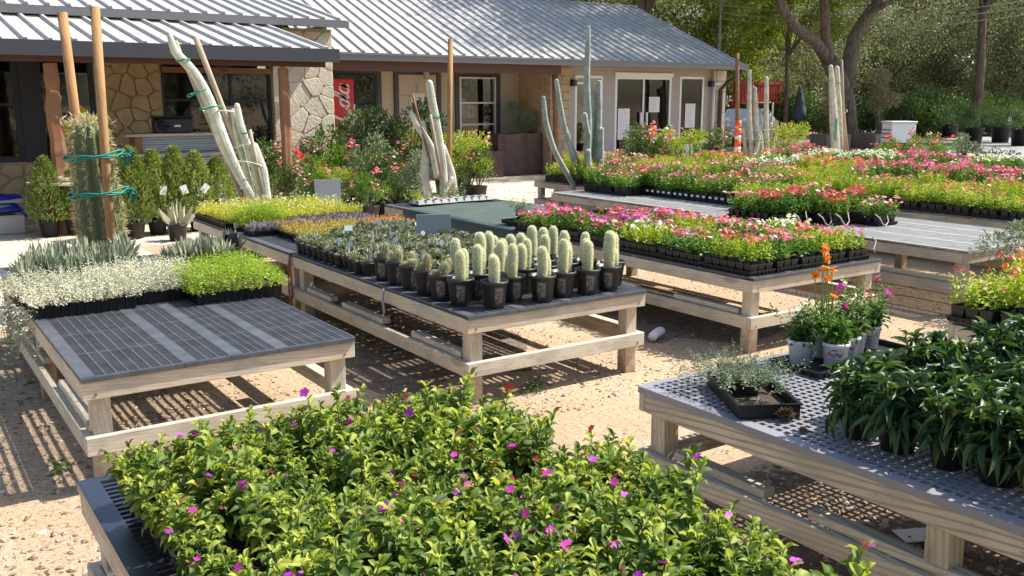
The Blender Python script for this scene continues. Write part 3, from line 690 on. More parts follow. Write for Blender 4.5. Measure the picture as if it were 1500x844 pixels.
B.p(MB().box(20.0, 20.1, 19.05, 27, 0, 2.64).add([(20.05, 18.9, 2.64), (20.05, 27, 2.64), (20.05, 22.9, 4.55)], [(0, 1, 2)]), 'side_wall', M['wall_grey'])
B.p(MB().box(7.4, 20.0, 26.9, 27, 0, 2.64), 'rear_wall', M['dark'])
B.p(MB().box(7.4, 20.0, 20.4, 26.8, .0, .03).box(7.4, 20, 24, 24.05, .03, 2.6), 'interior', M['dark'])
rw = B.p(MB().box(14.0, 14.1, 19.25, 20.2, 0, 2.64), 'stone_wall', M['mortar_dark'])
stones(rw, (14.0, 20.18, 0.02), (0, -1, 0), (0, 0, 1), 1.25, 2.6, 18, M['stone_tan'], .02, .02, 8)
pr_ = B.p(MB().box(14.02, 14.59, 18.86, 19.24, 0, 2.63), 'stone_pier', M['mortar'])
for i in range(13):
    z0 = .01+i*.2; xs = [14.0, 14.0+rng.uniform(.2, .4), 14.6] if i % 2 else [14.0, 14.6]
    for j in range(len(xs)-1):
        part(MB().cbox(xs[j]+.006, xs[j+1]-.006, 18.83, 18.859, z0, z0+.188, .008), 'stone', M['stone_tan'], pr_)
    part(MB().cbox(13.985, 14.019, 18.84, 19.22, z0, z0+.188, .008), 'stone', M['stone_tan'], pr_)
q = B.p(MB().box(19.74, 20.06, 18.85, 18.899, 0, 2.63), 'corner_stones', M['mortar'])
for i in range(9): part(MB().cbox(19.73, 20.12, 18.82, 18.848, .02+i*.29, .02+i*.29+.275, .008), 'stone', M['white'] if 0 else M['stone'], q)
# windows and doors on the right
wA = window(B, 'window', 14.81, 15.70, .22, 2.42, 18.93, .06, M['alum'])
wC = window(B, 'window', 18.42, 19.33, .3, 2.44, 18.93, .06, M['alum'])
dr = window(B, 'door', 16.12, 18.10, .02, 2.42, 18.93, .07, M['alum'], muls=(17.11,)); dr['label'] = 'white framed glass double doors'
part(MB().box(16.19, 17.08, 18.905, 18.95, 1.02, 1.05).box(17.14, 18.03, 18.905, 18.95, 1.02, 1.05), 'push_bar', M['alum'], dr)
part(MB().box(16.98, 17.03, 18.86, 18.90, 1.15, 1.5).box(17.19, 17.24, 18.86, 18.90, 1.15, 1.5), 'handle', M['alum'], dr)
part(MB().box(16.08, 18.14, 18.86, 18.9, 2.42, 2.52), 'lintel', M['alum'], dr)
def sheet(x0, x1, z0, z1, y, label, lines=0):
    s_ = thing('paper_notice', label, 'notice', ((x0+x1)/2, y, z0)); part(MB().box(-(x1-x0)/2, (x1-x0)/2, -.002, 0, 0, z1-z0), 'sheet', M['paper'], s_)
    if lines:
        b = MB()
        for i in range(lines): b.box(-(x1-x0)*.42, (x1-x0)*rng.uniform(.1, .42), -.0035, -.0022, (z1-z0)*(i+.7)/(lines+.5), (z1-z0)*(i+.7)/(lines+.5)+.006)
        part(b, 'printed_lines', M['gut'], s_)
sheet(16.22, 16.62, .80, 1.60, 18.89, 'large white paper notice on the left glass door', 14)
sheet(17.32, 17.70, 1.50, 1.90, 18.92, 'white paper notice high on the right glass door', 9)
sheet(18.66, 19.04, 1.07, 1.72, 18.92, 'tall white paper notice on the window right of the doors', 12)
sheet(18.6, 19.0, .35, .62, 18.92, 'small white paper at the foot of the window right of the doors', 4)
# windows left part
for (x0, x1, z0, z1, nm) in ((8.85, 10.06, .0, 2.53, 'trim'), (10.40, 11.66, .0, 2.53, 'trim'), (12.07, 13.38, .35, 2.52, 'trim')):
    b = MB(); fw = .11; b.box(x0, x0+fw, 20.14, 20.2, z0, z1); b.box(x1-fw, x1, 20.14, 20.2, z0, z1); b.box(x0+fw, x1-fw, 20.14, 20.2, z1-fw, z1); B.p(b, 'trim', M['darkframe'])
w1 = window(B, 'door', 8.96, 9.95, .05, 2.41, 20.18, .05, M['navy'], muls=(9.42,), rails=(1.65,))
d2 = B.p(MB().box(10.52, 11.54, 20.17, 20.2, 0, 2.41), 'door', M['wall_tan']); part(MB().box(10.6, 10.98, 20.155, 20.169, 1.9, 1.93).box(11.04, 11.44, 20.155, 20.169, 1.9, 1.93).box(10.98, 11.04, 20.155, 20.169, 1.93, 2.2), 'moulding', M['wall_grey'], d2)
sheet(10.83, 11.2, 1.72, 1.98, 20.15, 'small pale notice pinned to the closed tan door', 4)
w3 = window(B, 'window', 12.19, 13.26, .48, 2.38, 20.18, .045, M['alum'], rails=(1.22, 1.75))
for sx in (12.15,):
    b = MB()
    for z_ in (.6, 1.0, 1.35, 1.9): b.box(12.0, 13.6, 20.7, 21.1, z_, z_+.02)
    B.p(b, 'shelf', M['shelf'])
def stock(x0, x1, y, z, n, smax, label):
    t_ = thing('shop_goods', label, 'goods', ((x0+x1)/2, y, z)); x = x0-(x0+x1)/2
    for i in range(n):
        w_ = rng.uniform(.4, 1)*(x1-x0)/n; h_ = rng.uniform(.4, 1)*smax
        part(MB().cbox(x, x+w_, -.1, .1, 0, h_, .01), 'package', M[['cream', 'paper', 'grey_card', 'red', 'wood', 'blue', 'shelf'][int(rng.integers(0, 7))]], t_); x += (x1-x0)/n
stock(12.15, 13.3, 20.8, 1.02, 6, .28, 'packages on the middle shelf behind the brown recess window')
stock(12.15, 13.3, 20.8, .63, 7, .3, 'packages on the lowest shelf behind the brown recess window')
mk = thing('coffee_machine', 'cream boxy machine on the shelf inside the recess window', 'machine', (12.62, 20.75, 1.37)); part(MB().cbox(-.25, .05, -.12, .12, 0, .5, .02), 'body', M['cream'], mk); part(MB().cbox(.06, .3, -.14, .1, 0, .34, .02), 'canister', M['paper'], mk); part(MB().tube([(.18, -.141, .17), (.18, -.155, .17)], .06, 12), 'dial', M['gut'], mk)
for wx, z0, nn, lb in ((18.5, 1.55, 7, 'row of dark goods on the shelf inside the far right window'), (16.3, .5, 5, 'dim goods inside behind the left glass door'), (17.3, .7, 5, 'dim goods inside behind the right glass door'), (14.9, .6, 4, 'dim goods inside the window beside the stone pier')): stock(wx, wx+.75, 20.0, z0, nn, .35, lb)
b = MB()
for wx in (14.85, 16.3, 17.3, 18.45): b.box(wx, wx+.85, 19.8, 20.2, .45, .49); b.box(wx, wx+.85, 19.8, 20.2, 1.5, 1.54)
B.p(b, 'shelf', M['shelf'])
for x, z, y, lb in ((14.68, 2.24, 18.86, ''), (19.52, 2.26, 18.86, '')):
    l_ = B.p(MB().cbox(x-.05, x+.06, y-.13, y+.03, z-.08, z+.08, .01), 'wall_lamp', M['navy']); part(MB().cbox(x+.062, x+.3, y-.12, y, z-.035, z+.02, .008), 'shade', M['paper'], l_)
l_ = B.p(MB().cbox(11.0, 11.3, 19.95, 20.14, 2.47, 2.6, .01), 'wall_lamp', M['beam']); part(MB().tube([(11.18, 20.02, 2.465), (11.2, 19.98, 2.3)], [.08, .06], 10), 'shade', M['conc'], l_)
B.p(MB().tube([(20.05, 18.22, 2.66), (20.05, 18.24, 2.5), (19.92, 18.6, 2.3), (19.85, 18.76, 2.1), (19.85, 18.76, 0)], .055, 8), 'downspout', M['gutdark'], True)
B.p(MB().tube([(19.62, 18.8, 2.62), (19.62, 18.8, 0)], .04, 8), 'conduit', M['white'], True)
B.p(MB().tube([(13.88, 18.5, 0), (13.9, 18.49, 1.2), (13.88, 18.5, 2.42)], [.085, .07, .08], 9), 'post', M['cedar'], True)
# ---- left building with porch
B = Bld('stone_building', 'stone fronted building with dark windows behind a metal roofed porch', (3, 17, 0))
roof(B, -4, 7.62, 16.62, 3.27, 23, 4.72)
B.p(MB().box(-4, 7.62, 16.52, 16.61, 3.13, 3.25), 'gutter', M['gut'])
roof(B, -4, 6.22, 14.0, 2.585, 16.98, 3.17)
B.p(MB().box(-4, 6.25, 13.93, 13.99, 2.40, 2.60).box(6.225, 6.255, 13.995, 16.9, 2.42, 2.55), 'fascia', M['gutdark']).data.update()
B.p(MB().box(-4, 6.1, 14.15, 14.3, 2.33, 2.42), 'beam', M['beam'])
ops = [(1.0, 3.22, .84, 2.55), (4.30, 6.24, .90, 2.55)]
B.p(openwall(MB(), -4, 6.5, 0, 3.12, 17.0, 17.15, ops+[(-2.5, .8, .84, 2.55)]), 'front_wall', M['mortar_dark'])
sw = B.p(MB().box(6.5, 7.45, 16.96, 17.15, 0, 3.12).box(7.35, 7.45, 17.15, 20.2, 0, 3.2), 'stone_wall', M['mortar'])
stones(sw, (6.5, 16.96, .03), (1, 0, 0), (0, 0, 1), .95, 3.05, 30, M['stone'], .009, .028, 21, ax=.85)
stones(sw, (3.3, 17.0, .03), (1, 0, 0), (0, 0, 1), .98, 2.95, 44, M['stone_tan'], .016, .03, 5)
stones(sw, (-2, 17.0, .02), (1, 0, 0), (0, 0, 1), 5.28, .8, 44, M['stone_tan'], .03, .03, 6)
stones(sw, (4.3, 17.0, .02), (1, 0, 0), (0, 0, 1), 2.0, .86, 18, M['stone_tan'], .03, .03, 7)
w_ = window(B, 'window', 1.0, 2.1, .84, 2.55, 17.03, .09, M['navy'], rails=(1.75,)); w_ = window(B, 'window', 2.35, 3.22, .84, 2.55, 17.03, .08, M['navy'], rails=(1.6,))
B.p(MB().box(2.1, 2.35, 16.98, 17.1, .84, 2.55), 'window_post', M['navy'])
window(B, 'window', -2.5, .8, .84, 2.55, 17.03, .09, M['navy'], muls=(-.8,))
window(B, 'window', 4.30, 6.24, .90, 2.55, 17.03, .05, M['navy'], muls=(5.5,), rails=(1.82,))
B.p(MB().box(6.26, 6.40, 16.9, 16.99, .4, 2.6), 'trim', M['stone']) ; B.p(MB().box(3.28, 4.28, 16.5, 16.94, 2.42, 2.5), 'ledge', M['wood'])
B.p(MB().box(4.3, 6.2, 16.86, 16.94, 2.28, 2.38), 'window_header', M['cedar'])
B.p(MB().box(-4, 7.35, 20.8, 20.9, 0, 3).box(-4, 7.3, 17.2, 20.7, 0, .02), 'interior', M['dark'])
# rustic cedar posts
def rustic(x, y, z0, z1, r, seed, name='porch_post'):
    r_ = np.random.default_rng(seed); n = 14; zs = np.linspace(z0, z1, n); V = []
    f = 1+.25*np.exp(-(zs-z0)/.25)
    pts = np.c_[x+r_.normal(0, .008, n).cumsum()*.6, y+0*zs, zs]; prof = 1+.14*np.sin(np.arange(12)*PI*.5+1)+r_.normal(0, .05, 12)
    return MB().tube(pts, r*f*(1+r_.normal(0, .05, n)), 12, prof=prof)
p_ = B.p(rustic(2.16, 14.2, .80, 2.31, .095, 3), 'porch_post', M['cedar']); B.p(rustic(5.42, 14.2, 0, 2.31, .085, 7), 'porch_post', M['cedar'])
# ring ledge round the left post
t = thing('wooden_ledge', 'round wooden ledge fixed round the left cedar post', 'ledge', (2.16, 14.15, 0))
part(MB().tube([(0, 0, .70), (0, 0, .735)], .44, 24), 'top_ring', M['wood'], t); part(MB().tube([(0, 0, .76), (0, 0, .80)], .36, 24), 'upper_ring', M['wood'], t)
part(MB().tube([(0, 0, 0), (0, 0, .69)], .2, 16), 'base', M['cedar'], t)
# yellow sign in the window, items at the counter
t = thing('diamond_sign', 'yellow diamond sign inside the dark left window', 'sign', (2.78, 16.98, 1.35))
part(MB().box(-.27, .27, -.006, 0, -.27, .27), 'plate', mat('yellow_sign_paint', (.62, .55, .03), .5), t, M=Matrix.Rotation(PI/4, 4, 'Y')@Matrix.Translation((.13, 0, .15)))
part(MB().box(-.13, .13, -.014, -.0065, .14, .19), 'dark_bar', M['black'], t)
t = thing('outdoor_counter', 'counter of corrugated metal with wooden shelves against the stone wall', 'counter', (4.2, 15.8, 0))
for z_, x0, x1 in ((1.255, -.85, 1.0), (.94, -.75, 1.0)): part(MB().cbox(x0, x1, -.25, .25, z_, z_+.045, .004), 'shelf', M['wood'], t)
def corr(x0, x1, z0, z1, y):
    n = 60; z = np.linspace(z0, z1, n); V = np.concatenate([np.c_[np.full(n, x), y+.018*np.sin(z*2*PI/.075), z] for x in (x0, x1)]); i = np.arange(n-1); return MB().add(V, np.stack([i, i+n, i+n+1, i+1], -1))
part(corr(-.6, .95, .99, 1.25, -.18), 'metal_panel', M['zinc'], t, True); part(corr(-.6, .95, .2, .935, -.18), 'metal_panel', M['zinc'], t, True)
part(MB().cbox(-.72, -.605, -.2, .2, 0, 1.25, .004), 'side_frame', M['cedar'], t); part(MB().cbox(.955, 1.0, -.2, .2, 0, .93, .004), 'side_frame', M['cedar'], t)
t = thing('tool_box', 'black box with a dark handle standing on the counter', 'box', (4.12, 15.75, 1.301)); part(MB().cbox(-.30, .28, -.15, .15, 0, .235, .015), 'body', M['navy'], t); part(MB().cbox(-.31, .29, -.16, .16, .236, .27, .01), 'lid', M['black'], t)
part(MB().cbox(-.02, .08, -.157, -.151, .10, .13, .001), 'label_print', M['tagw'], t); part(MB().tube([(-.36, -.18, .22), (-.2, -.2, .17), (-.1, -.2, .11), (-.16, -.2, .06), (-.28, -.19, .12)], .025, 8), 'handle', M['black'], t, True)
t = thing('price_board', 'grey board leaning at the window behind the white cactus', 'board', (5.0, 15.75, 1.301)); part(MB().cbox(-.13, .13, -.01, .01, 0, .42, .002), 'board', M['grey_card'], t)
# bags under the window
t = thing('soil_bag', 'blue and white printed soil bags stacked flat by the wall', 'bag', (1.35, 15.4, .012))
def bag(z, dx, w_=.75, d_=.45, h=.13):
    n = 14; b = MB(); u = np.linspace(-1, 1, n); X, Y = np.meshgrid(u, u); H = h*np.sqrt(np.clip((1-X**4)*(1-Y**4), 0, 1))*(.85+.15*np.sin(X*6+z*9)*np.cos(Y*5))
    V = np.stack([X*w_/2+dx, Y*d_/2, z+H], -1).reshape(-1, 3); i, j = np.meshgrid(np.arange(n-1), np.arange(n-1)); k = (i*n+j).ravel(); return b.add(V, np.stack([k, k+1, k+n+1, k+n], -1))
M['bagprint'] = mat('blue_white_bag_print', (.1, .1, .5), .35); tt = NT(M['bagprint']); c = tt.ramp(tt.noise(tt.coord('Object', (1, 1, 5)), 3.1, 1), [(.44, (.02, .025, .28)), (.5, (.02, .025, .28)), (.52, (.35, .38, .42))], 'CONSTANT'); tt.l(c, tt.b.inputs['Base Color'])
for i, (z_, dx) in enumerate(((0, .0), (.12, .05), (.24, -.03), (.36, .02))): part(bag(z_, dx, .95), 'bag_layer', M['bagprint'], t, True)
t = thing('stone_trough', 'low grey trough in the shade left of the potted junipers', 'trough', (.95, 14.6, .012)); part(MB().cbox(-.6, .75, -.2, .2, 0, .26, .02), 'body', M['conc'], t)
part(MB().box(-.5, .65, -.15, .15, .262, .268), 'soil', M['soil'], t)
# red vending machine
t = thing('vending_machine', 'red vending machine with white script lettering half hidden by the stone corner', 'vending machine', (8.62, 19.75, 0))
part(MB().cbox(-.45, .42, -.3, .3, .08, 2.28, .02), 'cabinet', M['red'], t); part(MB().box(-.42, .4, -.26, .26, 0, .079), 'base', M['black'], t)
def script_word(sz):
    def arc(cx, cy, rx, ry, a0, a1, n=14): return [(cx+rx*math.cos(math.radians(a0+(a1-a0)*i/(n-1))), cy+ry*math.sin(math.radians(a0+(a1-a0)*i/(n-1)))) for i in range(n)]
    G = {'C': (.60, [arc(.36, .42, .30, .44, 35, 325)+[(.66, .16)]]), 'o': (.34, [arc(.17, .2, .14, .2, 80, 440)+[(.30, .38), (.36, .36)]]), 'c': (.30, [arc(.17, .2, .14, .2, 50, 320)+[(.32, .10)]]),
         'a': (.38, [arc(.16, .2, .14, .2, 60, 420), [(.30, .38), (.29, .08), (.33, .0), (.40, .08)]]), 'l': (.22, [[(0, .10), (.12, .45), (.15, .80), (.10, .92), (.05, .80), (.05, .15), (.12, .0), (.22, .08)]]), '-': (.20, [[(.02, .24), (.18, .28)]])}
    b = MB(); x = -1.72
    for ch in 'Coca-Cola':
        w_, strokes = G[ch]
        for st_ in strokes:
            p = np.array([(x+u+.32*v, v-.35) for u, v in st_])*sz; d = nrm(np.gradient(p, axis=0)); n_ = np.stack([-d[:, 1], d[:, 0]], -1); wd = sz*(.030+.022*np.abs(d[:, 1]))[:, None]
            V = np.vstack([np.c_[p-n_*wd, np.zeros(len(p))], np.c_[p+n_*wd, np.zeros(len(p))]]); k = len(p); b.add(V, [(i, i+1, k+i+1, k+i) for i in range(k-1)])
        x += w_
    b.add([(u*sz, v*sz, 0) for u, v in ((-1.75, -.58), (-.6, -.50), (.9, -.62), (.9, -.56), (-.6, -.42), (-1.7, -.50))], [(0, 1, 4, 5), (1, 2, 3, 4)]); return b
Mx = Matrix(((0, -1, 0, .10), (0, 0, -1, -.304), (1, 0, 0, 1.25), (0, 0, 0, 1))); part(script_word(.54), 'script_lettering', M['paper'], t, M=Mx)
# brown steel planters
for i, (x0, x1, y, h, lb) in enumerate(((12.55, 13.25, 19.0, 1.0, 'tall square brown steel planter, the left of two before the recess'), (13.27, 13.95, 19.1, 1.0, 'tall square brown steel planter beside the stone pier'), (12.0, 12.5, 18.7, .62, 'low brown steel planter left of the tall ones'))):
    t = thing('steel_planter', lb, 'planter', ((x0+x1)/2, y+.3, .012), 0, 'brown steel planters'); w_ = (x1-x0)/2
    part(MB().box(-w_, w_, -.3, -.29, 0, h).box(-w_, w_, .29, .3, 0, h).box(-w_, -w_+.01, -.289, .289, 0, h).box(w_-.01, w_, -.289, .289, 0, h), 'box', M['rust'], t); part(MB().box(-w_+.011, w_-.011, -.288, .288, h-.06, h-.05), 'soil', M['soil'], t)
# ============================================================ benches
bench('empty pale wooden bench with a bare grey grid top at the left', .69, 2.06, 4.53, 8.0, bands=[0, .47, .70, .94], midlegs=1)
bench('long wooden bench carrying the white cactus pots, nearer half', 2.82, 4.23, 4.60, 7.38, midlegs=0)
bench('long wooden bench carrying lime and orange trays, farther half of the cactus row', 2.82, 4.23, 7.42, 10.25)
bench('wooden bench packed with pink and white bedding flowers', 5.14, 6.65, 4.47, 7.45, midlegs=0)
bench('wooden bench spread with green shade cloth', 5.14, 6.62, 7.5, 10.3, wm='wood_grey')
bench('wooden bench with an empty pale grid top behind the pink flowers', 7.58, 9.2, 4.28, 7.5, dm='deck_grey', wm='wood_grey')
bench('wooden bench behind the green cloth bench with blue cacti at its far corner', 7.75, 9.4, 7.55, 10.4, dm='deck_grey', wm='wood_grey')
bench('front bench with a black slotted top under the leafy pink flowered plants', .46, 1.90, .15, 3.25, deck='lattice', dm='deckdark', shelf=True, lattice=dict(p=.036, px=.062, bar=.014, edge=.06))
bench('right front bench of strongly grained boards with a white lit lattice top', 2.735, 4.2, .15, 3.0, deck='lattice', dm='decklight', wm='wood_grain', lattice=dict(p=.041, bar=.0135, edge=.05))
bench('bench cut by the right edge under yellow green flowering trays', 5.09, 6.55, .6, 2.95)
R4X = 9.88
for i, (x0, x1, y0, y1, lb) in enumerate(((9.88, 11.4, 4.9, 7.9, 'third'), (9.88, 11.4, 8.0, 11, 'far third'), (12.1, 13.6, 6.3, 9.4, 'fourth'), (12.1, 13.6, 9.5, 12.6, 'far fourth'), (14.3, 15.8, 7.6, 12.6, 'fifth'), (8.75, 9.5, 10.6, 12.2, 'back'), (9.88, 11.4, 11.1, 13.2, 'rearmost third'))):
    bench('wooden bench hidden under bright flower trays in the %s row to the right' % lb, x0, x1, y0, y1, wm='wood_grey', shelf=False)
# ============================================================ left bench: succulents and silver trays
def leafdroop(): pass
n = 0
for (x, y, kind, lb) in ((.98, 6.14, 'silver', 'tray of trailing silver white foliage at the left bench edge'), (1.45, 6.22, 'silver', 'tray of trailing silver white foliage between the left edge and the green tray'),
                         (.92, 6.54, 'silver', 'second silver foliage tray behind the left edge one'), (1.45, 6.66, 'silver', 'silver foliage tray just behind the bright green tray')):
    tray(kind, x, y, lb, 'silver foliage trays', th=.075, v=n % 3, w_=.56, d_=.42); n += 1
g_ = tray('bright', 1.86, 6.05, 'wide tray brimming with bright green mossy foliage', 'mossy tray', w_=.56, d_=.52, th=.07, v=1)
# silver foliage that hangs over the left edge
t = thing('hanging_silver_plant', 'silver white foliage hanging over the left bench corner', 'plant', (.66, 6.35, .5))
f = MB(); k = 900; P = np.c_[rng.normal(-.02, .06, k), rng.uniform(-.45, .30, k), rnd(-.16, .14, k)]; a = rnd(0, 6.28, k); d = np.c_[np.cos(a)-.4, np.sin(a), rnd(-1, .4, k)]
f.inst(T_SM, P, d, rnd(.015, .03, k), rnd(.008, .013, k), rnd(0, 1, k)); part(f, 'foliage', M['silver'], t)
f = MB()
for i in range(16):
    y0 = rng.uniform(-.4, .3); f.tube([(.06, y0, .1), (-.03, y0, .05), (-.06+rng.normal(0, .02), y0+.02, -.15)], .002, 4)
part(f, 'trailing_stems', M['stem'], t)
def succulent_mesh(nl, L, Wd, e0, e1, mname, tm=T_SPK):
    f = MB(); n = nl; a = np.arange(n)*GA; e = e0+(e1-e0)*np.linspace(0, 1, n)+rng.normal(0, .07, n); d = np.stack([np.cos(e)*np.cos(a), np.cos(e)*np.sin(a), np.sin(e)], -1)
    f.inst(tm, d*.01, d, L*rnd(.8, 1.1, n), Wd, rnd(0, .5, n), jit=.08); return f.mesh('rosette', M[mname])
AG = [succulent_mesh(34, .145, .020, .15, 1.45, 'aloe'), succulent_mesh(30, .16, .018, .2, 1.4, 'aloe'), succulent_mesh(38, .13, .02, .1, 1.45, 'aloe')]
sq = pot_mb(.05, .066, .085, square=True).mesh('pot', M['pot'])
def agave_pot(x, y, label, group, z=DZ+.001, s=1.):
    t = thing('potted_agave', label, 'potted succulent', (x, y, z), 0, group); link('pot', sq, t)
    o = link('rosette', AG[int(rng.integers(0, 3))], t, (0, 0, .07), rng.uniform(0, 6)); o.scale = (s, s, s*rng.uniform(.9, 1.2)); return t
for j in range(4):
    for i in range(5):
        agave_pot(.80+i*.145+j*.05, 7.06+j*.165, 'spiky blue green agave pot, %s row, %s from left, on the left bench' % (ORD[j], ORD[i]), 'potted agaves on the left bench', s=rng.uniform(.9, 1.15))
for j in range(3):
    for i in range(4):
        agave_pot(1.80+i*.12+j*.10, 7.22+j*.16, 'spiky pale agave pot behind the mossy tray, %s row, %s from left' % (ORD[j], ORD[i]), 'potted agaves behind the mossy tray', s=rng.uniform(.7, .9))
part_ = thing('wire_ring_tray', 'black empty pot lying on its side among the pale agaves', 'pot', (2.3, 7.45, .72)); part(pot_mb(.05, .066, .085), 'pot', M['black'], part_, True, M=Matrix.Rotation(1.7, 4, 'Y')); part_.name = 'tipped_pot'
# ============================================================ cactus pots
def woolly(h, r, seed):
    r_ = np.random.default_rng(seed); n = 14; z = np.array([0, .08, .3, .6, .8, .9, .96, .99, 1.])*h; pr = np.array([.86, .9, .97, 1., .95, .82, .58, .34, .08])
    lean = r_.normal(0, .03, 2); cx = lean[0]*(z/h)**2*h; cy = lean[1]*(z/h)**2*h
    prof = np.where(np.arange(36) % 2 == 0, 1., .90); b = MB()
    b.tube(np.c_[cx, cy, z], r*pr, 36, prof=prof, t=r_.random()*.5)
    w_ = MB(); N = 2100; zz = r_.random(N)**.8*h; rr = r*np.interp(zz, z, pr); a = (np.floor(r_.random(N)*18)+r_.normal(0, .10, N))*2*PI/18
    nn = np.stack([np.cos(a), np.sin(a), 0*a], -1); P = nn*(rr[:, None]*.995)+np.c_[np.interp(zz, z, cx), np.interp(zz, z, cy), zz]
    topf = np.clip((zz/h-.82)/.18, 0, 1)[:, None]; d = nn*.5+r_.normal(0, .75, (N, 3))*np.array([.6, .6, 1.]); d[:, 2] += topf[:, 0]*.9+.15
    w_.inst(T_SM, P, d, r_.uniform(.006, .0135, N), .0016, r_.random(N)); return b.mesh('stem', M['woolbody'], True), w_.mesh('wool', M['wool'])
STUFFN.add('wool')
WO = [woolly(h, r, i) for i, (h, r) in enumerate(((.20, .033), (.215, .030), (.18, .033), (.16, .029), (.225, .033), (.19, .029), (.145, .032)))]
def ribbed(h, r, seed, n=9, m='cactus_olive', sp=500, sl=.02):
    r_ = np.random.default_rng(seed); z = np.array([0, .1, .4, .75, .92, 1.])*h; pr = np.array([.8, .95, 1, .95, .65, .1]); prof = 1+.2*np.cos(np.arange(n*4)*PI/2); b = MB().tube(np.c_[0*z, 0*z, z], r*pr, n*4, prof=prof)
    w_ = MB(); N = sp; zz = r_.random(N)*h; rr = r*1.18*np.interp(zz, z, pr); a = r_.integers(0, n, N)*2*PI/n; nn = np.stack([np.cos(a), np.sin(a), 0*a], -1); w_.inst(T_SM, nn*rr[:, None]+np.c_[0*zz, 0*zz, zz], nn+r_.normal(0, .6, (N, 3)), r_.uniform(.5, 1, N)*sl, .0014, r_.random(N))
    return b.mesh('stem', M[m], True), w_.mesh('spines', M['spine'])
STUFFN.add('spines')
RB = [ribbed(.10, .022, 1), ribbed(.12, .020, 2), ribbed(.06, .028, 3, 12)]
cp = pot_mb(.062, .084, .168, 28).mesh('pot', M['printpot'], True); cs = MB().lathe([(.001, .152), (.076, .15)], 20).mesh('soil', M['soil'])
sp_ = pot_mb(.040, .056, .10, 16).mesh('pot', M['pot'], True)
def cpot(x, y, label, cols, kind='w', leanx=0):
    t = thing('potted_cactus', label, 'potted cactus', (x, y, DZ+.001), rng.uniform(-.5, .5), 'white woolly cacti in black pots' if kind == 'w' else 'brown ribbed cacti in black pots'); link('pot', cp, t); link('soil', cs, t)
    for (dx, dy, v, s) in cols:
        A, W2 = (WO if kind == 'w' else RB)[v]; M_ = Matrix.Translation((dx, dy, .148))@Matrix.Rotation(leanx if kind != 'w' else rng.normal(0, .02), 4, 'Y')@Matrix.Rotation(rng.uniform(0, 6), 4, 'Z')@Matrix.Diagonal((s, s, s, 1))
        o = link('stem', A, t, M=M_); link('wool' if kind == 'w' else 'spines', W2, o)['kind'] = 'stuff'
front = [(2.955, 4.90), (3.085, 4.715), (3.275, 4.80), (3.44, 4.70), (3.63, 4.735), (3.82, 4.72), (4.01, 4.73), (4.155, 4.86)]
rowx = [(2.93, 5.08), (2.92, 5.27)]
names = ['one','two','three']
for i, (x, y) in enumerate(front):
    cols = [(0, 0, [0, 2, 1, 5, 1, 0, 4, 0][i], [.95, .95, 1, 1.05, 1.05, 1, 1.1, 1.05][i])]
    if i not in (6,): cols.append((.045, .035, [1, 5, 3, 3, 5, 6, 0, 6][i], .9))
    if i in (6,): cols.append((.055, .03, 6, .9))
    cpot(x, y, 'white woolly cactus in a black printed pot, front row, %s from the left' % ORD[i], cols[:1 if i in (7,) else 2])
for j in range(1, 4):
    for i in range(7):
        if j >= 3 and i < 2: continue
        x = 3.10+.176*i+(.05 if j % 2 else 0)+rng.normal(0, .008); y = 4.80+.195*j+rng.normal(0, .008)
        if x > 4.16: continue
        k = 1 if rng.random() < .35 else 2; cols = [(-.012, 0, int(rng.integers(0, 7)), rng.uniform(.9, 1.1))]
        if k == 2: cols.append((.035, .03, int(rng.integers(0, 7)), .9))
        cpot(x, y, 'white woolly cactus pot, %s from left, %s row behind the front row' % (ORD[i], ORD[j]), cols)
for j, y in enumerate((5.10, 5.30, 5.50, 5.70, 5.90)):
    cpot(2.935, y, 'brown ribbed cactus in a black pot, %s from the front along the bench edge' % ORD[j], [(.0, 0, j % 3, 1.), (.035, .035, (j+1) % 3, .95), (-.03, .03, 2, .7)], 'r', leanx=(.35 if j == 0 else .1))
# small succulents
SU = [succulent_mesh(16, .05, .018, .25, 1.4, 'succ'), succulent_mesh(22, .045, .02, .1, 1.35, 'succ', T_MD), succulent_mesh(14, .058, .014, .4, 1.45, 'aloe'), succulent_mesh(24, .04, .017, .1, 1.3, 'greygreen', T_MD), succulent_mesh(18, .05, .02, .2, 1.4, 'succ', T_VIN[0])]
lab = MB().cbox(-.017, .017, -.0008, .0008, 0, .075, .0005).mesh('plant_label', M['tagw'])
for o_ in range(1):
    V = [(.021*math.cos(a)*1., 0, .082+.021*math.sin(a)) for a in np.linspace(0, 2*PI, 12, endpoint=False)]; b = MB(); b.polys(np.vstack([np.array(V)-(0, .001, 0), np.array(V)+(0, .001, 0)]), [tuple(range(12)), tuple(range(23, 11, -1))]+[(i, i+12, (i+1) % 12+12, (i+1) % 12) for i in range(12)]); b.box(-.005, .005, -.001, .001, .0, .064); lab = b.mesh('plant_label', M['tagw'])
k = 0; STUFFN.add('grit')
tops = MB().lathe([(.001, .084), (.05, .083)], 12).mesh('soil', M['soil'])
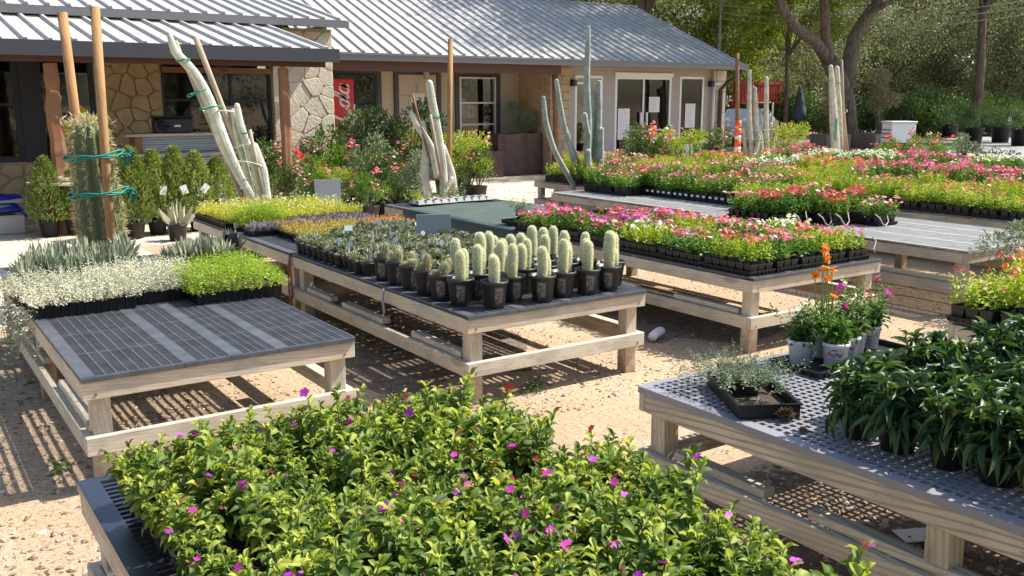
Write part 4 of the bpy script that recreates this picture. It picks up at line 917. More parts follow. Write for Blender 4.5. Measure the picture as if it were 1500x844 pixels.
for j in range(-4, 17):
    for i in range(11):
        y = 6.12+.112*j; x = 2.905+.122*i
        if j < 0 and i < 2: continue
        if x > 4.19 or (y < 6.35 and x > 3.1 and False): continue
        if j > 11 and i < 3: continue
        if j > 13 and i < 6: continue
        x += rng.normal(0, .006); y += rng.normal(0, .006); v = int(rng.integers(0, 5))
        t = thing('potted_succulent', 'small pale green rosette pot, %s row behind the cacti, %s from the left edge' % (ORD[j+4], ORD[i]), 'potted succulent', (x, y, DZ+.001), 0, 'small succulents in pots'); link('pot', sp_, t)
        if i < 2 or j < 2: link('soil', tops, t)
        for q in range(3 if rng.random() < .7 else 1):
            dx, dy = (rng.normal(0, .02), rng.normal(0, .02)) if q else (0, 0); o = link('rosette', SU[v], t, (dx, dy, .09+.004*q), rng.uniform(0, 6)); s = rng.uniform(.75, 1.2); o.scale = (s, s, s*1.1)
        if rng.random() < .10: link('plant_label', lab, t, (rng.uniform(-.02, .03), -.03, .07), rng.uniform(-.7, .3))
t = thing('info_label', 'white topped teal plant label standing among the small succulents', 'label', at(511, 352, Z=.66)); part(MB().box(-.035, .035, -.001, .001, .02, .08), 'teal_panel', mat('teal_print', (.03, .17, .17), .4), t); part(MB().box(-.035, .035, -.001, .001, .081, .125).box(-.006, .006, -.001, .001, -.06, .019), 'white_panel', M['tagw'], t)
p0 = at(710, 360, Z=.68); t = thing('sign_card', 'grey backed sign card standing between the succulents and the green cloth', 'sign', (3.93, 6.95, .60), -.35)
part(MB().cbox(-.15, .15, -.003, .003, .06, .27, .001), 'card', M['grey_card'], t); part(MB().box(-.01, .01, .004, .01, -.02, .2), 'stake', M['wood'], t)
t = thing('sign_card', 'pale grey sign card standing in the lime foliage by the flower bushes', 'sign', (4.45, 10.3, .58), -.4)
part(MB().cbox(-.19, .0, -.003, .003, .05, .33, .001).cbox(.001, .11, -.003, .003, .05, .34, .001), 'card', mat('pale_grey_card', (.45, .48, .52), .5), t); part(MB().box(-.01, .01, .004, .01, -.6, .2), 'stake', M['wood'], t)
# sedum, purple and lime trays
for j in range(3):
    for i in range(3):
        if j == 0 and i < 0: continue
        tray('sedum', 3.30+.43*i-.0*j, 7.72+.29*j+(.28 if i < 1 else .1), 'tray of %s sedum, %s row, %s from the left, behind the small succulents' % (['yellow and orange', 'orange', 'yellow tipped red'][i], ORD[j], ORD[i]), 'sedum trays', w_=.42)
for i in range(3): tray('purple', 3.09+.44*i, 8.62+.02*i, 'tray of purple grey spiky foliage, %s from the left bench edge' % ORD[i], 'purple foliage trays', w_=.43, d_=.30)
for i in range(2): tray('purple', 3.55+.44*i, 8.95, 'purple grey foliage tray in the second row, %s from the left' % ORD[i], 'purple foliage trays', w_=.43, d_=.30)
tray('bright', 3.12, 9.02, 'tray of low olive green foliage behind the purple trays', 'mixed low trays', w_=.42, d_=.3)
for j in range(5):
    for i in range(3):
        if j == 0 and i == 0: continue
        tray('lime', 3.06+.47*i, 9.05+.26*j, 'lime yellow tray with white flecks, %s row from front, %s from left' % (ORD[j], ORD[i]), 'lime yellow trays', w_=.46)
for i in range(4): t = thing('tray_label', 'white card on the front of the lime tray, %s from the left' % ORD[i], 'label', (2.90+.085*i, 9.02, .60)); part(MB().box(-.033, .033, -.004, -.001, 0, .055), 'card', M['tagw'], t)
# ============================================================ green cloth
b = MB(); nx, ny = 26, 44; u = np.linspace(0, 1, nx); v = np.linspace(0, 1, ny); X, Y = np.meshgrid(u, v)
x = 5.11+1.53*X; y = 7.48+2.30*Y; z = DZ+.008+.006*np.sin(x*6+y*2)*np.sin(y*5)
drop = np.clip((.045-X)/.045, 0, 1); x = np.where(X < .045, 5.118-.012*np.sin(y*9)*drop, x); z = z-drop*(.13+.02*np.sin(y*4))
k = (np.arange(nx-1)[None]+np.arange(ny-1)[:, None]*nx).ravel()
t = link('shade_cloth', b.add(np.stack([x, y, z], -1).reshape(-1, 3), np.stack([k, k+1, k+nx+1, k+nx], -1)).mesh('shade_cloth', M['gcloth'], True)); tag(t, 'green shade cloth draped over the wooden bench', 'cloth')
# white celled trays at its far end
def cellwhite(x, y, lb, dark, n=5):
    t = thing('cell_tray', lb, 'cell tray', (x, y, DZ+.012), 0, 'cell trays at the far end of the cloth bench'); b = MB(); b.box(-.27, .27, -.14, .14, 0, .012); part(b, 'base', M['black'], t)
    for i in range(n):
        cx = -.215+.108*i; q = MB()
        for cy in (-.065, .065): q.polys([(cx-.052, cy-.06, .0125), (cx+.052, cy-.06, .0125), (cx+.052, cy+.06, .0125), (cx-.052, cy+.06, .0125), (cx-.03, cy-.038, .055), (cx+.03, cy-.038, .055), (cx+.03, cy+.038, .055), (cx-.03, cy+.038, .055)], [(0, 1, 5, 4), (1, 2, 6, 5), (2, 3, 7, 6), (3, 0, 4, 7), (4, 5, 6, 7)])
        part(q, 'cell', M['deck_grey'], t)
        if i in dark: part(MB().lathe([(.001, .057), (.03, .0575)], 12, c=(cx, -.065, 0)), 'dark_opening', M['black'], t)
cellwhite(5.62, 9.95, 'grey tray of empty cells at the left of the green cloth, plants growing in it', (1, 2)); cellwhite(6.18, 9.98, 'grey tray of empty cells with dark openings on the green cloth', (1, 2, 3))
for x, y, lb in ((5.45, 10.05, 'first'), (5.8, 10.08, 'second'), (6.1, 10.12, 'third')):
    t = thing('seedling', 'low yellow green seedling in the cell trays, %s from the left' % lb, 'plant', (x, y, DZ+.06)); f = MB(); p = np.c_[rng.normal(0, .05, (16, 2)), np.zeros(16)]; tp = shoots(f, p, rnd(.06, .16, 16), 9, .035, .5, T_MD, .4, 0, .8); part(f, 'foliage', M['yellowgreen' if lb == 'first' else 'shrub'], t)
    fl = MB(); flowers(fl, tp[:5], .013); part(fl, 'blossoms', M['f_white'], t)
t = thing('potted_shrub', 'loose pale shrub in a small black pot on a tray on the green cloth', 'potted shrub', (5.42, 7.78, DZ+.02)); part(tray_mb(.34, .24, .04), 'tray', M['black'], t); part(pot_mb(.045, .058, .085, square=True), 'pot', M['pot'], t, loc=(.03, 0, .01))
f = MB(); p = np.c_[rng.normal(0, .03, (26, 2)), np.full(26, .08)]; tp = shoots(f, p, rnd(.1, .30, 26), 14, .03, .5, T_MD, .6, -.2, .8); part(f, 'foliage', M['greygreen'], t); fl = MB(); flowers(fl, tp[:9], .012); part(fl, 'blossoms', M['f_white'], t)
# ============================================================ pink flower bench (row 2)
cols = {0: 'pink', 1: 'pink', 2: 'mixed'}
for i in range(5):
    for j in range(6):
        x = 5.30+.282*i+.01*j*0; y = 4.76+.505*j
        far = j/5; s = rng.random()
        kd = ('annual_p_60', 'pink') if j >= 3 and s < .6 else ('annual_m_40', 'magenta') if j >= 3 else ('annual_x_34', 'mixed pink') if s < .45 else ('yg_w_30', 'white') if s < .75 else ('yg_c_24', 'coral')
        if i == 4 and j < 3: kd = ('yg_p_30', 'pink') if j != 1 else ('yg_w_44', 'white')
        if j == 5 and i > 1: continue
        t = tray(kd[0], x, y, '%s bedding tray, %s from the near end, %s from the left, pink flower bench' % (kd[1], ORD[j], ORD[i]), 'trays on the pink flower bench', rz=PI/2, pots=(6, 3, .075) if j == 0 or i == 0 else None, th=.07)
for i, (x, y) in enumerate(((5.95, 4.52), (6.55, 4.52))): t = thing('tie_string', 'white string hanging from a tray on the pink flower bench, %s from the left' % ORD[i], 'string', (x, y, .66)); part(MB().tube([(0, -.02, .1), (.02, -.045, .06), (-.01, -.05, 0), (.01, -.05, -.03)], .005, 5), 'loop', M['tie'], t, True)
# ============================================================ row 3: strapped tray group, trays behind
for i in range(3):
    for j in range(3):
        x = 7.86+.28*j+.0*i; y = 5.78+.0+.30*i
        x = 7.82+i*.33; y = 6.35-.0*i-.0+j*.3-.28*i
        lb = 'strapped tray of %s flowers on the pale grid bench, %s across, %s back' % ('coral', ORD[i], ORD[j]); tray(['annual_c_60T', 'annual_c_90T', 'annual_x_40T'][(i+j) % 3], x, y, lb, 'strapped flower trays on the pale grid bench', w_=.32, d_=.29, pots=(4, 3, .085))
for i, (x, y) in enumerate(((7.72, 6.2), (7.85, 6.0), (8.0, 5.9), (8.3, 5.66))):
    t = thing('tray_strap', 'pale pink strap looped over the flower tray group, %s from the left' % ORD[i], 'strap', (x, y, DZ+.01)); part(MB().tube([(-.04, .0, .12), (0, -.03, .08), (.03, -.05, .02), (.08, -.05, -.0), (.13, -.04, .04), (.15, -.0, .12)], .006, 5), 'band', mat('pink_strap', (.55, .38, .40), .6) if i == 0 else bpy.data.materials['pink_strap'], t, True)
tagm = MB().box(-.002, .002, -.024, .024, 0, .026).mesh('plant_label', M['tagw'])
kinds3 = ['annual_x_26T', 'annual_c_24T', 'annual_p_24T', 'shrubby']
for j in range(10):
    for i in range(2):
        x = 8.70+.34*i; y = 7.45+.31*j; kd = kinds3[int(rng.integers(0, 3))]
        r = tray(kd, x, y, 'dark green flowering tray on the second bench row, %s from the near end, %s column' % (ORD[j], ['left', 'right'][i]), 'flower trays on the second bench row', w_=.33, d_=.30, pots=(3, 3, .09) if i == 0 else None, th=.09)
        if i == 0:
            for q in range(3): link('plant_label', tagm, r, (.164 if abs(r.rotation_euler[2]) > 1 else -.164, -.1+.1*q, .052))
for i, (x, y) in enumerate(((8.35, 7.35), (8.62, 7.15), (8.85, 7.0))): tray('tall', x, y, 'tall yellow green leafy tray, %s from the left, beside the strapped group' % ORD[i], 'tall leafy trays', w_=.26, d_=.28, pots=(2, 2, .10))
for i in range(4):
    for j in range(3): tray(['shrubby', 'annual_c_24T'][(i+j) % 2], 8.35+.3*i, 9.5+.3*j, 'bushy pink flecked tray before the blue cacti, %s across, %s back' % (ORD[i], ORD[j]), 'bushy trays before the blue cacti', w_=.3, d_=.29, pots=(2, 2, .10) if j == 0 else None, th=.1)
# ============================================================ rows 4-6: the flower field
def field(x0, x1, y0, y1, name, tw=.38, td=.31, front=True):
    nx = int((x1-x0)/tw); ny = int((y1-y0)/td); c = 0
    for i in range(nx):
        for j in range(ny):
            x = x0+(i+.5)*tw; y = y0+(j+.5)*td
            bi = (j//3)*7+(i//2)*3+int(x0); s = math.sin(bi*2.4+x0)
            depth = y
            if x < 11.5: kd = ('yg_c_15', 'coral tipped yellow green') if y < 7 else ('yg_c_9', 'yellow green') if s > 0 else ('annual_x_26', 'mixed pink')
            elif x < 13.8: kd = ('annual_p_60', 'pink') if y < 9 else ('annual_w_50', 'white') if s > .6 else ('yg_c_30', 'coral')
            else: kd = ('annual_p_46', 'pink') if s > .2 else ('annual_w_60', 'white')
            if kd[1] == 'yellow green' and bi % 3 == 1: kd = ('annual_c_60', 'red')
            near = front and (i == 0 or j == 0) and x < 12
            tray(kd[0]+'T', x, y, '%s tray, %s flower row, %s from near end, %s from left' % (kd[1], name, ORD[j], ORD[i]), 'flower trays in the %s row' % name, w_=tw-.01, d_=td-.01, pots=(4, 3, .085) if near else None, th=.085)
field(9.90, 11.42, 5.0, 13.1, 'third'); field(12.12, 13.6, 6.4, 12.5, 'fourth', front=False); field(14.32, 15.8, 7.7, 12.5, 'fifth', front=False); field(8.76, 9.53, 10.7, 12.2, 'back', front=False)
tray_w = ('grass',)
for j in range(6):
    for i in range(2): tray('grass', 14.4+.5*i, 5.6+.33*j, 'tray of feathery yellow green grass at the right, %s row, %s' % (ORD[j], ['left', 'right'][i]), 'grassy trays at the right', w_=.48, d_=.3, z=.5)
bench('low bench under the feathery grass trays at the right', 14.1, 15.2, 5.4, 7.5, wm='wood_grey', shelf=False)
# ============================================================ right edge bench
for i in range(3):
    for j in range(4):
        tray('yg_r_22T' if (i+j) % 3 else 'yg_r_12T', 5.29+.50*i, 2.81-.29*j, 'yellow green tray with red flowers, right edge bench, %s from left, %s from far end' % (ORD[i], ORD[j]), 'yellow green trays on the right edge bench', w_=.48, d_=.28, pots=(5, 3, .09))
# ============================================================ foreground leafy plants (each big leaf is a piece)
def leafmeshes(name, tms, m, n=3, wd=.44): return [MB().inst(tm, [(0, 0, 0)], [(1, 0, 0)], 1., wd, .5, up=[(0, 0, 1)], jit=0).mesh(name, M[m], True) for tm in tms]
LV = leafmeshes('leaf', T_VIN, 'vinca'); LC = leafmeshes('leaf', T_LAN, 'cone', wd=.30)
def leafM(P, d, L, up):
    d = Vector(d).normalized(); u = Vector(up); n = (u-d*u.dot(d)).normalized(); s_ = n.cross(d)
    Mx = Matrix(((d.x*L, s_.x*L, n.x*L, P[0]), (d.y*L, s_.y*L, n.y*L, P[1]), (d.z*L, s_.z*L, n.z*L, P[2]), (0, 0, 0, 1))); return Mx
STUFFN.add('inner_foliage')
LT = leafmeshes('leaf', T_VIN, 'vinca_tip')
def vinca_proto(seed):
    r = np.random.default_rng(seed); parts = []; f = MB(); st = MB(); ns = 13; tips = []
    for k in range(ns):
        a = GA*k+r.random(); q = math.sqrt((k+.5)/ns); ax = Vector((math.cos(a)*q*.48+r.normal(0, .08), math.sin(a)*q*.48+r.normal(0, .08), 1)).normalized(); H = r.uniform(.11, .235)*(1.06-.2*q)
        b0 = Vector((math.cos(a)*q*.035, math.sin(a)*q*.035, .085)); st.tube([b0, b0+ax*H*.5, b0+ax*H], [.0028, .0024, .0016], 4); tips.append((b0+ax*H, ax))
        nl = 10; ph = r.random()*6.28; young = r.random() < .45
        for i in range(nl):
            fr = .15+.85*(i+.6)/nl
            for sd in (0, 1):
                aa = ph+PI/2*i+PI*sd+r.normal(0, .25); e = -.2+1.15*fr**3+r.normal(0, .22); h_ = fr*H
                d = Vector((math.cos(e)*math.cos(aa), math.cos(e)*math.sin(aa), math.sin(e)))+.35*(ax-Vector((0, 0, 1))); P = b0+ax*h_; L = .058*(1-.45*max(0, fr-.55)/.45)*r.uniform(.65, 1.2)
                up = Vector((r.normal(0, .35), r.normal(0, .35), 1)); wd = r.uniform(.8, 1.1)
                if i >= nl-3: parts.append(('leaf', (LT if (young and i >= nl-2) else LV)[int(r.integers(0, 3))], leafM(P, d, L, up)@Matrix.Diagonal((1, wd, 1, 1)), []))
                else: f.inst(T_VIN[int(r.integers(0, 3))], [tuple(P)], [tuple(d)], L, L*.44, r.random()*.6, up=[tuple(up)], jit=0)
    parts.append(('inner_foliage', f.mesh('inner_foliage', M['vinca'], True), None, [])); parts.append(('stems', st.mesh('stems', M['stem']), None, []))
    return parts, tips
VP = [vinca_proto(40+i) for i in range(4)]
vpot = pot_mb(.045, .06, .09, 14).mesh('pot', M['pot'], True)
flm = {k: None for k in ('f_magenta', 'f_purple', 'f_crimson')}
for k_ in flm:
    f = MB(); P = [(0, 0, 0)]; V, F = star(5, .62, .10); f.add(np.array(V), F, .4); f.lathe([(.001, .05), (.14, .045), (.16, .01)], 6, .9); flm[k_] = f.mesh('flower', M[k_])
c_ = 0; cntf = 0
for i in range(8):
    for j in range(17):
        x = .585+.168*i+rng.normal(0, .012); y = 2.90-.158*j+rng.normal(0, .012)
        if x > 1.86 or y < .5: continue
        if i == 7 and (j > 9 or j in (0, 1, 4)): continue
        if i == 0 and j > 8: x += .03
        P_, tips = VP[int(rng.integers(0, 4))]; s = rng.uniform(.74, 1.08)*(1.0 if j else .9)*(.92 if i in (0, 7) else 1)
        lb = 'leafy flowering plant on the front bench, %s from left, %s row from far end' % (ORD[i], ORD[j])
        t = thing('leafy_plant', lb, 'plant', (x, y, DZ+.001), rng.uniform(0, 6.28), 'leafy flowering plants on the front bench'); t.scale = (s, s, s); link('pot', vpot, t); place(P_, t)
        if rng.random() < .85:
            for q in range(int(rng.integers(1, 5))):
                p, ax = tips[int(rng.integers(0, len(tips)))]; km = 'f_crimson' if (i >= 5 and j < 6 and rng.random() < .8) else ('f_magenta' if rng.random() < .5 else 'f_purple')
                if km == 'f_magenta' and rng.random() < .08: km = 'f_crimson'
                rr = rng.uniform(.011, .018); Mx = Matrix.Translation(p+ax*.012+Vector((rng.normal(0, .01), rng.normal(0, .01), .004)))@(Matrix.Rotation(rng.uniform(-.9, .9), 4, 'X')@Matrix.Rotation(rng.uniform(-.9, .9), 4, 'Y'))@Matrix.Diagonal((rr, rr, rr, 1)); link('flower', flm[km], t, M=Mx)
# ============================================================ right front bench
t = thing('planter_tray', 'black deep tray with silvery trailing foliage on the lattice bench', 'tray', (2.98, 2.57, DZ+.001), 1.05)
b = MB(); w_, d_, h = .46, .25, .06; 
for a0, a1, b0, b1 in ((-w_/2, w_/2, -d_/2, -d_/2+.006), (-w_/2, w_/2, d_/2-.006, d_/2), (-w_/2, -w_/2+.006, -d_/2+.006, d_/2-.006), (w_/2-.006, w_/2, -d_/2+.006, d_/2-.006)): b.box(a0, a1, b0, b1, .001, h)
b.box(-w_/2+.006, w_/2-.006, -d_/2+.006, d_/2-.006, .001, .008)
for a0, a1, b0, b1 in ((-w_/2-.008, w_/2+.008, -d_/2-.008, -d_/2), (-w_/2-.008, w_/2+.008, d_/2, d_/2+.008), (-w_/2-.008, -w_/2, -d_/2, d_/2), (w_/2, w_/2+.008, -d_/2, d_/2)): b.box(a0, a1, b0, b1, h-.006, h+.002)
part(b, 'tray', M['black'], t); part(MB().box(-w_/2+.007, w_/2-.007, -d_/2+.007, d_/2-.007, .009, .02), 'soil', M['soil'], t)
for i in range(2): part(pot_mb(.05, .062, .085, square=True), 'pot', M['pot'], t, loc=(.06+.13*i, .02-.01*i, .01))
for q, (cx, cy, sx, sy, n) in enumerate(((.10, 0, .16, .12, 130), (.02, .03, .12, .10, 60))):
    f = MB(); p = np.c_[rng.normal(cx, sx*.6, n), rng.normal(cy, sy*.7, n), rnd(.06, .09, n)]; out = (p[:, :2]-np.array([cx, cy]))*5; shoots(f, p, rnd(.05, .12, n), 14, .022, .3, T_SM, .5, .1, 1.1, out=out); part(f, 'foliage', M['greygreen'], t)
f = MB(); n = 46; p = np.c_[rnd(.12, .30, n), rng.normal(.12, .07, n), rnd(.02, .10, n)]; shoots(f, p, rnd(.05, .11, n), 12, .022, .3, T_SM, .6, -.2, .9, out=np.tile([.7, .5], (n, 1))); part(f, 'trailing_foliage', M['greygreen'], t)
t = thing('root_ball', 'dry brown root ball left on the lattice bench', 'root ball', (*at(1150, 607, Z=.6).xy, DZ+.02)); f = MB(); n = 700; d = nrm(rng.normal(size=(n, 3))); d[:, 2] = abs(d[:, 2])*.9; f.inst(T_GRS, d*.028*rnd(.5, 1.1, n)[:, None], nrm(rng.normal(size=(n, 3))), rnd(.012, .03, n), .0016, rnd(0, 1, n)); f.inst(T_SM, d*.02, d, .016, .016, .3); part(f, 'fibres', M['tanball'], t)
t = thing('root_clump', 'small brown clump of dirt beside the root ball', 'clump', (*at(1177, 630, Z=.58).xy, DZ+.004)); f = MB(); n = 160; d = nrm(rng.normal(size=(n, 3))); d[:, 2] = abs(d[:, 2])*.5; f.inst(T_SM, d*.012, nrm(rng.normal(size=(n, 3))), rnd(.006, .016, n), .004, rnd(0, 1, n)); part(f, 'fibres', M['tanball'], t)
# white printed pots in a black tray
wt = thing('carry_tray', 'black tray under the white printed pots', 'tray', (3.86, 2.74, DZ+.001), -.02); part(tray_mb(.78, .30, .03), 'tray', M['black'], wt)
def prints(kind):
    b = MB(); R = .0625
    def dab(a, z, w_, h_, rot=0, m=0):
        P = []
        for u_, v_ in ((-1, -.6), (0, -1), (1, -.6), (1, .6), (0, 1), (-1, .6)):
            uu = u_*w_*math.cos(rot)-v_*h_*math.sin(rot); vv = u_*w_*math.sin(rot)+v_*h_*math.cos(rot); zz = z+vv; r_ = R*(.78+.22*zz/.12)+.0013; th_ = a+uu/r_; P.append((r_*math.cos(th_), r_*math.sin(th_), zz))
        b.polys(P, [tuple(range(6))], .5, m)
    for q in range(9):
        a = -PI/2-.62+.15*q; z = .068+.006*math.sin(q*1.7)
        dab(a, z, .0022, .011, .25, 0 if q < 5 else 1); dab(a+.06, z+.003*(-1)**q, .0035, .0025, 0, 0 if q < 5 else 1)
    for q in range(5): dab(-PI/2-.45+.2*q, .090, .005, .0045, 0, [2, 0, 1, 2, 2][q])
    for q in range(6): dab(-PI/2+.55+.05*math.cos(q), .076+.009*math.sin(q), .004, .004, 0, 2)
    for q in range(10): dab(-PI/2-.55+.11*q, .043, .003, .0012, 0, 1)
    return b.mesh('printed_logo', [mat('logo_red', (.55, .03, .05)), mat('logo_blue', (.03, .04, .30)), mat('logo_yellow', (.75, .45, .02))])
def finep():
    b = MB()
    for q in range(9):
        z = .085-.008*q; R = .0625*(.78+.22*z/.12)+.0013; a0 = -PI/2-.4; a1 = a0+rng.uniform(.4, .75); V = []
        for a in np.linspace(a0, a1, 5): V += [(R*math.cos(a), R*math.sin(a), z), (R*math.cos(a), R*math.sin(a), z+.003)]
        b.polys(V, [(2*i, 2*i+2, 2*i+3, 2*i+1) for i in range(4)])
    for i in range(5):
        for j in range(5):
            if (i*3+j*2) % 4 < 2: a = -PI/2+.45+.06*i; z = .07+.005*j; R = .0625*(.78+.22*z/.12)+.0013; b.polys([(R*math.cos(a), R*math.sin(a), z), (R*math.cos(a+.05), R*math.sin(a+.05), z), (R*math.cos(a+.05), R*math.sin(a+.05), z+.004), (R*math.cos(a), R*math.sin(a), z+.004)], [(0, 1, 2, 3)])
    return b.mesh('fine_print', M['gut'])
PR, FP = prints(0), finep(); M['wpot'] = mat('white_pot_plastic', (.74, .74, .75), .35)
wp = pot_mb(.049, .0625, .12, 24).mesh('pot', M['wpot'], True); ws = MB().lathe([(.001, .108), (.058, .106)], 16).mesh('soil', M['soil'])
spec = [(3.535, 2.83, 0, 'greenish white pot at the left end of the black tray', .22, 'f_white', 'shrub', .3), (3.625, 2.70, 1, 'white pot with colourful print and orange blooms, the nearest of its tray', .27, 'f_orange', 'annual', -.1),
        (3.78, 2.75, 1, 'white pot with colourful print, second of its tray', .26, 'f_white', 'shrub', -.25), (3.90, 2.80, 2, 'white pot with black fine print under pink blooms', .28, 'f_magenta', 'shrub', .1), (4.06, 2.83, 2, 'white pot with fine print at the right end of the tray', .24, 'f_pink', 'shrub', .3), (3.72, 2.86, 0, 'white pot with orange daisies at the back of the tray', .34, 'f_orange', 'annual', 0)]
for x, y, pk, lb, H, fk, lm, ln in spec:
    t = thing('potted_flower', lb, 'potted flower', (x+.06, y-.02, DZ+.012), -.94+rng.uniform(-.15, .15), 'white pots on the lattice bench'); link('pot', wp, t); link('soil', ws, t)
    if pk: link('printed_logo' if pk == 1 else 'fine_print', PR if pk == 1 else FP, t)
    f = MB(); n = 17; p = np.c_[rng.normal(0, .022, (n, 2)), np.full(n, .105)]; tp = shoots(f, p, rnd(.5, 1., n)*H*.62, 13, .05, .42, T_MD, .24, -.5, .8, out=np.tile([ln*.5, 0], (n, 1))); part(f, 'foliage', M[lm], t)
    if fk != 'f_orange':
        n2 = 14; f = MB(); p = np.c_[rng.normal(0, .02, (n2, 2)), np.full(n2, .105)]; tp = shoots(f, p, rnd(.7, 1.1, n2)*H, 18, .03, .5, T_MD, .34, -.2, .8, out=np.tile([ln*.7, -ln*.3], (n2, 1))); part(f, 'tall_foliage', M['annual' if fk == 'f_magenta' else lm], t)
    k = {'f_orange': 4, 'f_magenta': 4, 'f_pink': 3, 'f_white': 9}[fk]
    for q in range(k):
        p = tp[int(rng.integers(0, len(tp)))].copy(); f = MB(); r_ = {'f_orange': .022, 'f_white': .012}.get(fk, .021)
        if fk == 'f_orange': p = np.array([rng.normal(0, .04), rng.normal(0, .03), H+.1+rng.uniform(-.07, .12)])
        if fk != 'f_white': f.tube([(p[0]*.3, p[1]*.3, .11), (p[0]*.7, p[1]*.7, p[2]*.6), tuple(p)], .0025, 4, m=1)
        flowers(f, np.tile(p, (3 if fk != 'f_white' else 1, 1))+rng.normal(0, .007, (3 if fk != 'f_white' else 1, 3)), r_, star(9, .5, .2) if fk == 'f_orange' else T_FL, tilt=.6); part(f, 'flower', [M[fk], M['stem']], t)
# coneflower plants with long dark leaves
def cone_proto(seed):
    r = np.random.default_rng(seed); parts = []; f = MB(); st = MB(); ns = 9
    for k in range(ns):
        a = GA*k+r.random(); q = math.sqrt((k+.5)/ns); ax = Vector((math.cos(a)*q*.40, math.sin(a)*q*.40, 1)).normalized(); H = r.uniform(.13, .25); b0 = Vector((math.cos(a)*q*.03, math.sin(a)*q*.03, .10)); st.tube([b0, b0+ax*H*.5, b0+ax*H], [.0035, .003, .002], 5)
        nl = 13
        for i in range(nl):
            fr = .15+.85*(i+.5)/nl; aa = GA*i+k+r.normal(0, .2); e = -.25+1.25*fr**2+r.normal(0, .3); d = Vector((math.cos(e)*math.cos(aa), math.cos(e)*math.sin(aa), math.sin(e)))+.3*(ax-Vector((0, 0, 1))); P = b0+ax*fr*H; L = .125*(1-.45*fr**2)*r.uniform(.8, 1.15); up = Vector((r.normal(0, .2), r.normal(0, .2), 1))
            if i >= nl-7: parts.append(('leaf', LC[int(r.integers(0, 3))], leafM(P, d, L, up), []))
            else: f.inst(T_LAN[int(r.integers(0, 3))], [tuple(P)], [tuple(d)], L, L*.24, r.random()*.4, up=[tuple(up)], jit=0)
        if k % 4 == 0:
            h_ = MB().lathe([(.004, 0), (.012, .003), (.014, .009), (.008, .016), (.001, .018)], 8); p = b0+ax*(H+.02); st.tube([b0+ax*H, p], [.002, .002], 4); parts.append(('bud', h_.mesh('bud', M['stem'], True), Matrix.Translation(p), []))
    for k in range(24):
        a = GA*k; e = r.uniform(-.9, .5); d = (math.cos(e)*math.cos(a), math.cos(e)*math.sin(a), math.sin(e)); P = (math.cos(a)*.075, math.sin(a)*.075, r.uniform(.09, .17)); L = r.uniform(.08, .13); f.inst(T_LAN[1], [P], [d], L, L*.26, r.random()*.5, up=[(math.cos(a)*.6, math.sin(a)*.6, .8)], jit=.2)
    parts.append(('inner_foliage', f.mesh('inner_foliage', M['cone'], True), None, [])); parts.append(('stems', st.mesh('stems', M['stem']), None, [])); return parts
CP = [cone_proto(70+i) for i in range(3)]; bp = pot_mb(.06, .078, .11, 16).mesh('pot', M['pot'], True)
cc = 0
for j in range(8):
    for i in range(7):
        x = 2.985+.175*i+.015*(j % 2); y = 2.05-.175*j+.03*i
        if (i > 4 and j < 1) or (i > 0 and rng.random() < .14): continue
        s = rng.uniform(.70, 1.0); t = thing('coneflower_plant', 'long leaved dark plant, right front bench, %s from left, %s row from far end' % (ORD[i], ORD[j]), 'plant', (x, y, DZ+.001), rng.uniform(0, 6.28), 'long leaved dark plants on the right front bench'); t.scale = (s, s, s); t.location.x += rng.normal(0, .02); t.location.y += rng.normal(0, .02); link('pot', bp, t); place(CP[cc % 3], t); cc += 1; t.rotation_euler[0] = rng.normal(0, .12); t.rotation_euler[1] = rng.normal(0, .12)
t = thing('vine_plant', 'pale green round leaved vine hanging at the right edge of the lattice bench', 'plant', (3.42, 1.55, DZ+.05)); f = MB(); st = MB()
for k in range(9):
    p0 = np.array([rng.normal(0, .05), rng.normal(0, .05), .25]); p1 = p0+[rng.normal(0, .12), rng.normal(-.05, .12), rng.uniform(.02, .16)]; p2 = p1+[rng.normal(-.03, .08), rng.normal(-.05, .06), -.22]
    tt_ = np.linspace(0, 1, 14)[:, None]; C = (1-tt_)**2*p0+2*tt_*(1-tt_)*p1+tt_**2*p2; st.tube(C, .002, 4)
    for c in C[2:]:
        a = rng.uniform(0, 6.28)
        link('leaf', LV[k % 3], t, M=leafM(c, (math.cos(a), math.sin(a), rng.uniform(-.5, .4)), rng.uniform(.04, .06), (rng.normal(0, .4), rng.normal(0, .4), 1)))
part(st, 'vine_stems', M['stem'], t)
# leaf litter
f = MB(); n = 900; P = np.c_[rng.uniform(.2, 7.5, n), rng.uniform(1.2, 8.5, n), np.full(n, .006)]; a = rnd(0, 6.28, n); f.inst(T_MD, P, np.stack([np.cos(a), np.sin(a), rnd(-.05, .25, n)], -1), rnd(.008, .035, n), rnd(.004, .014, n), rnd(0, 1, n), jit=.3); tag(link('leaf_litter', f.mesh('leaf_litter', M['litter'])), 'dry brown leaf litter scattered over the sandy ground', 'leaf litter', kind='stuff')
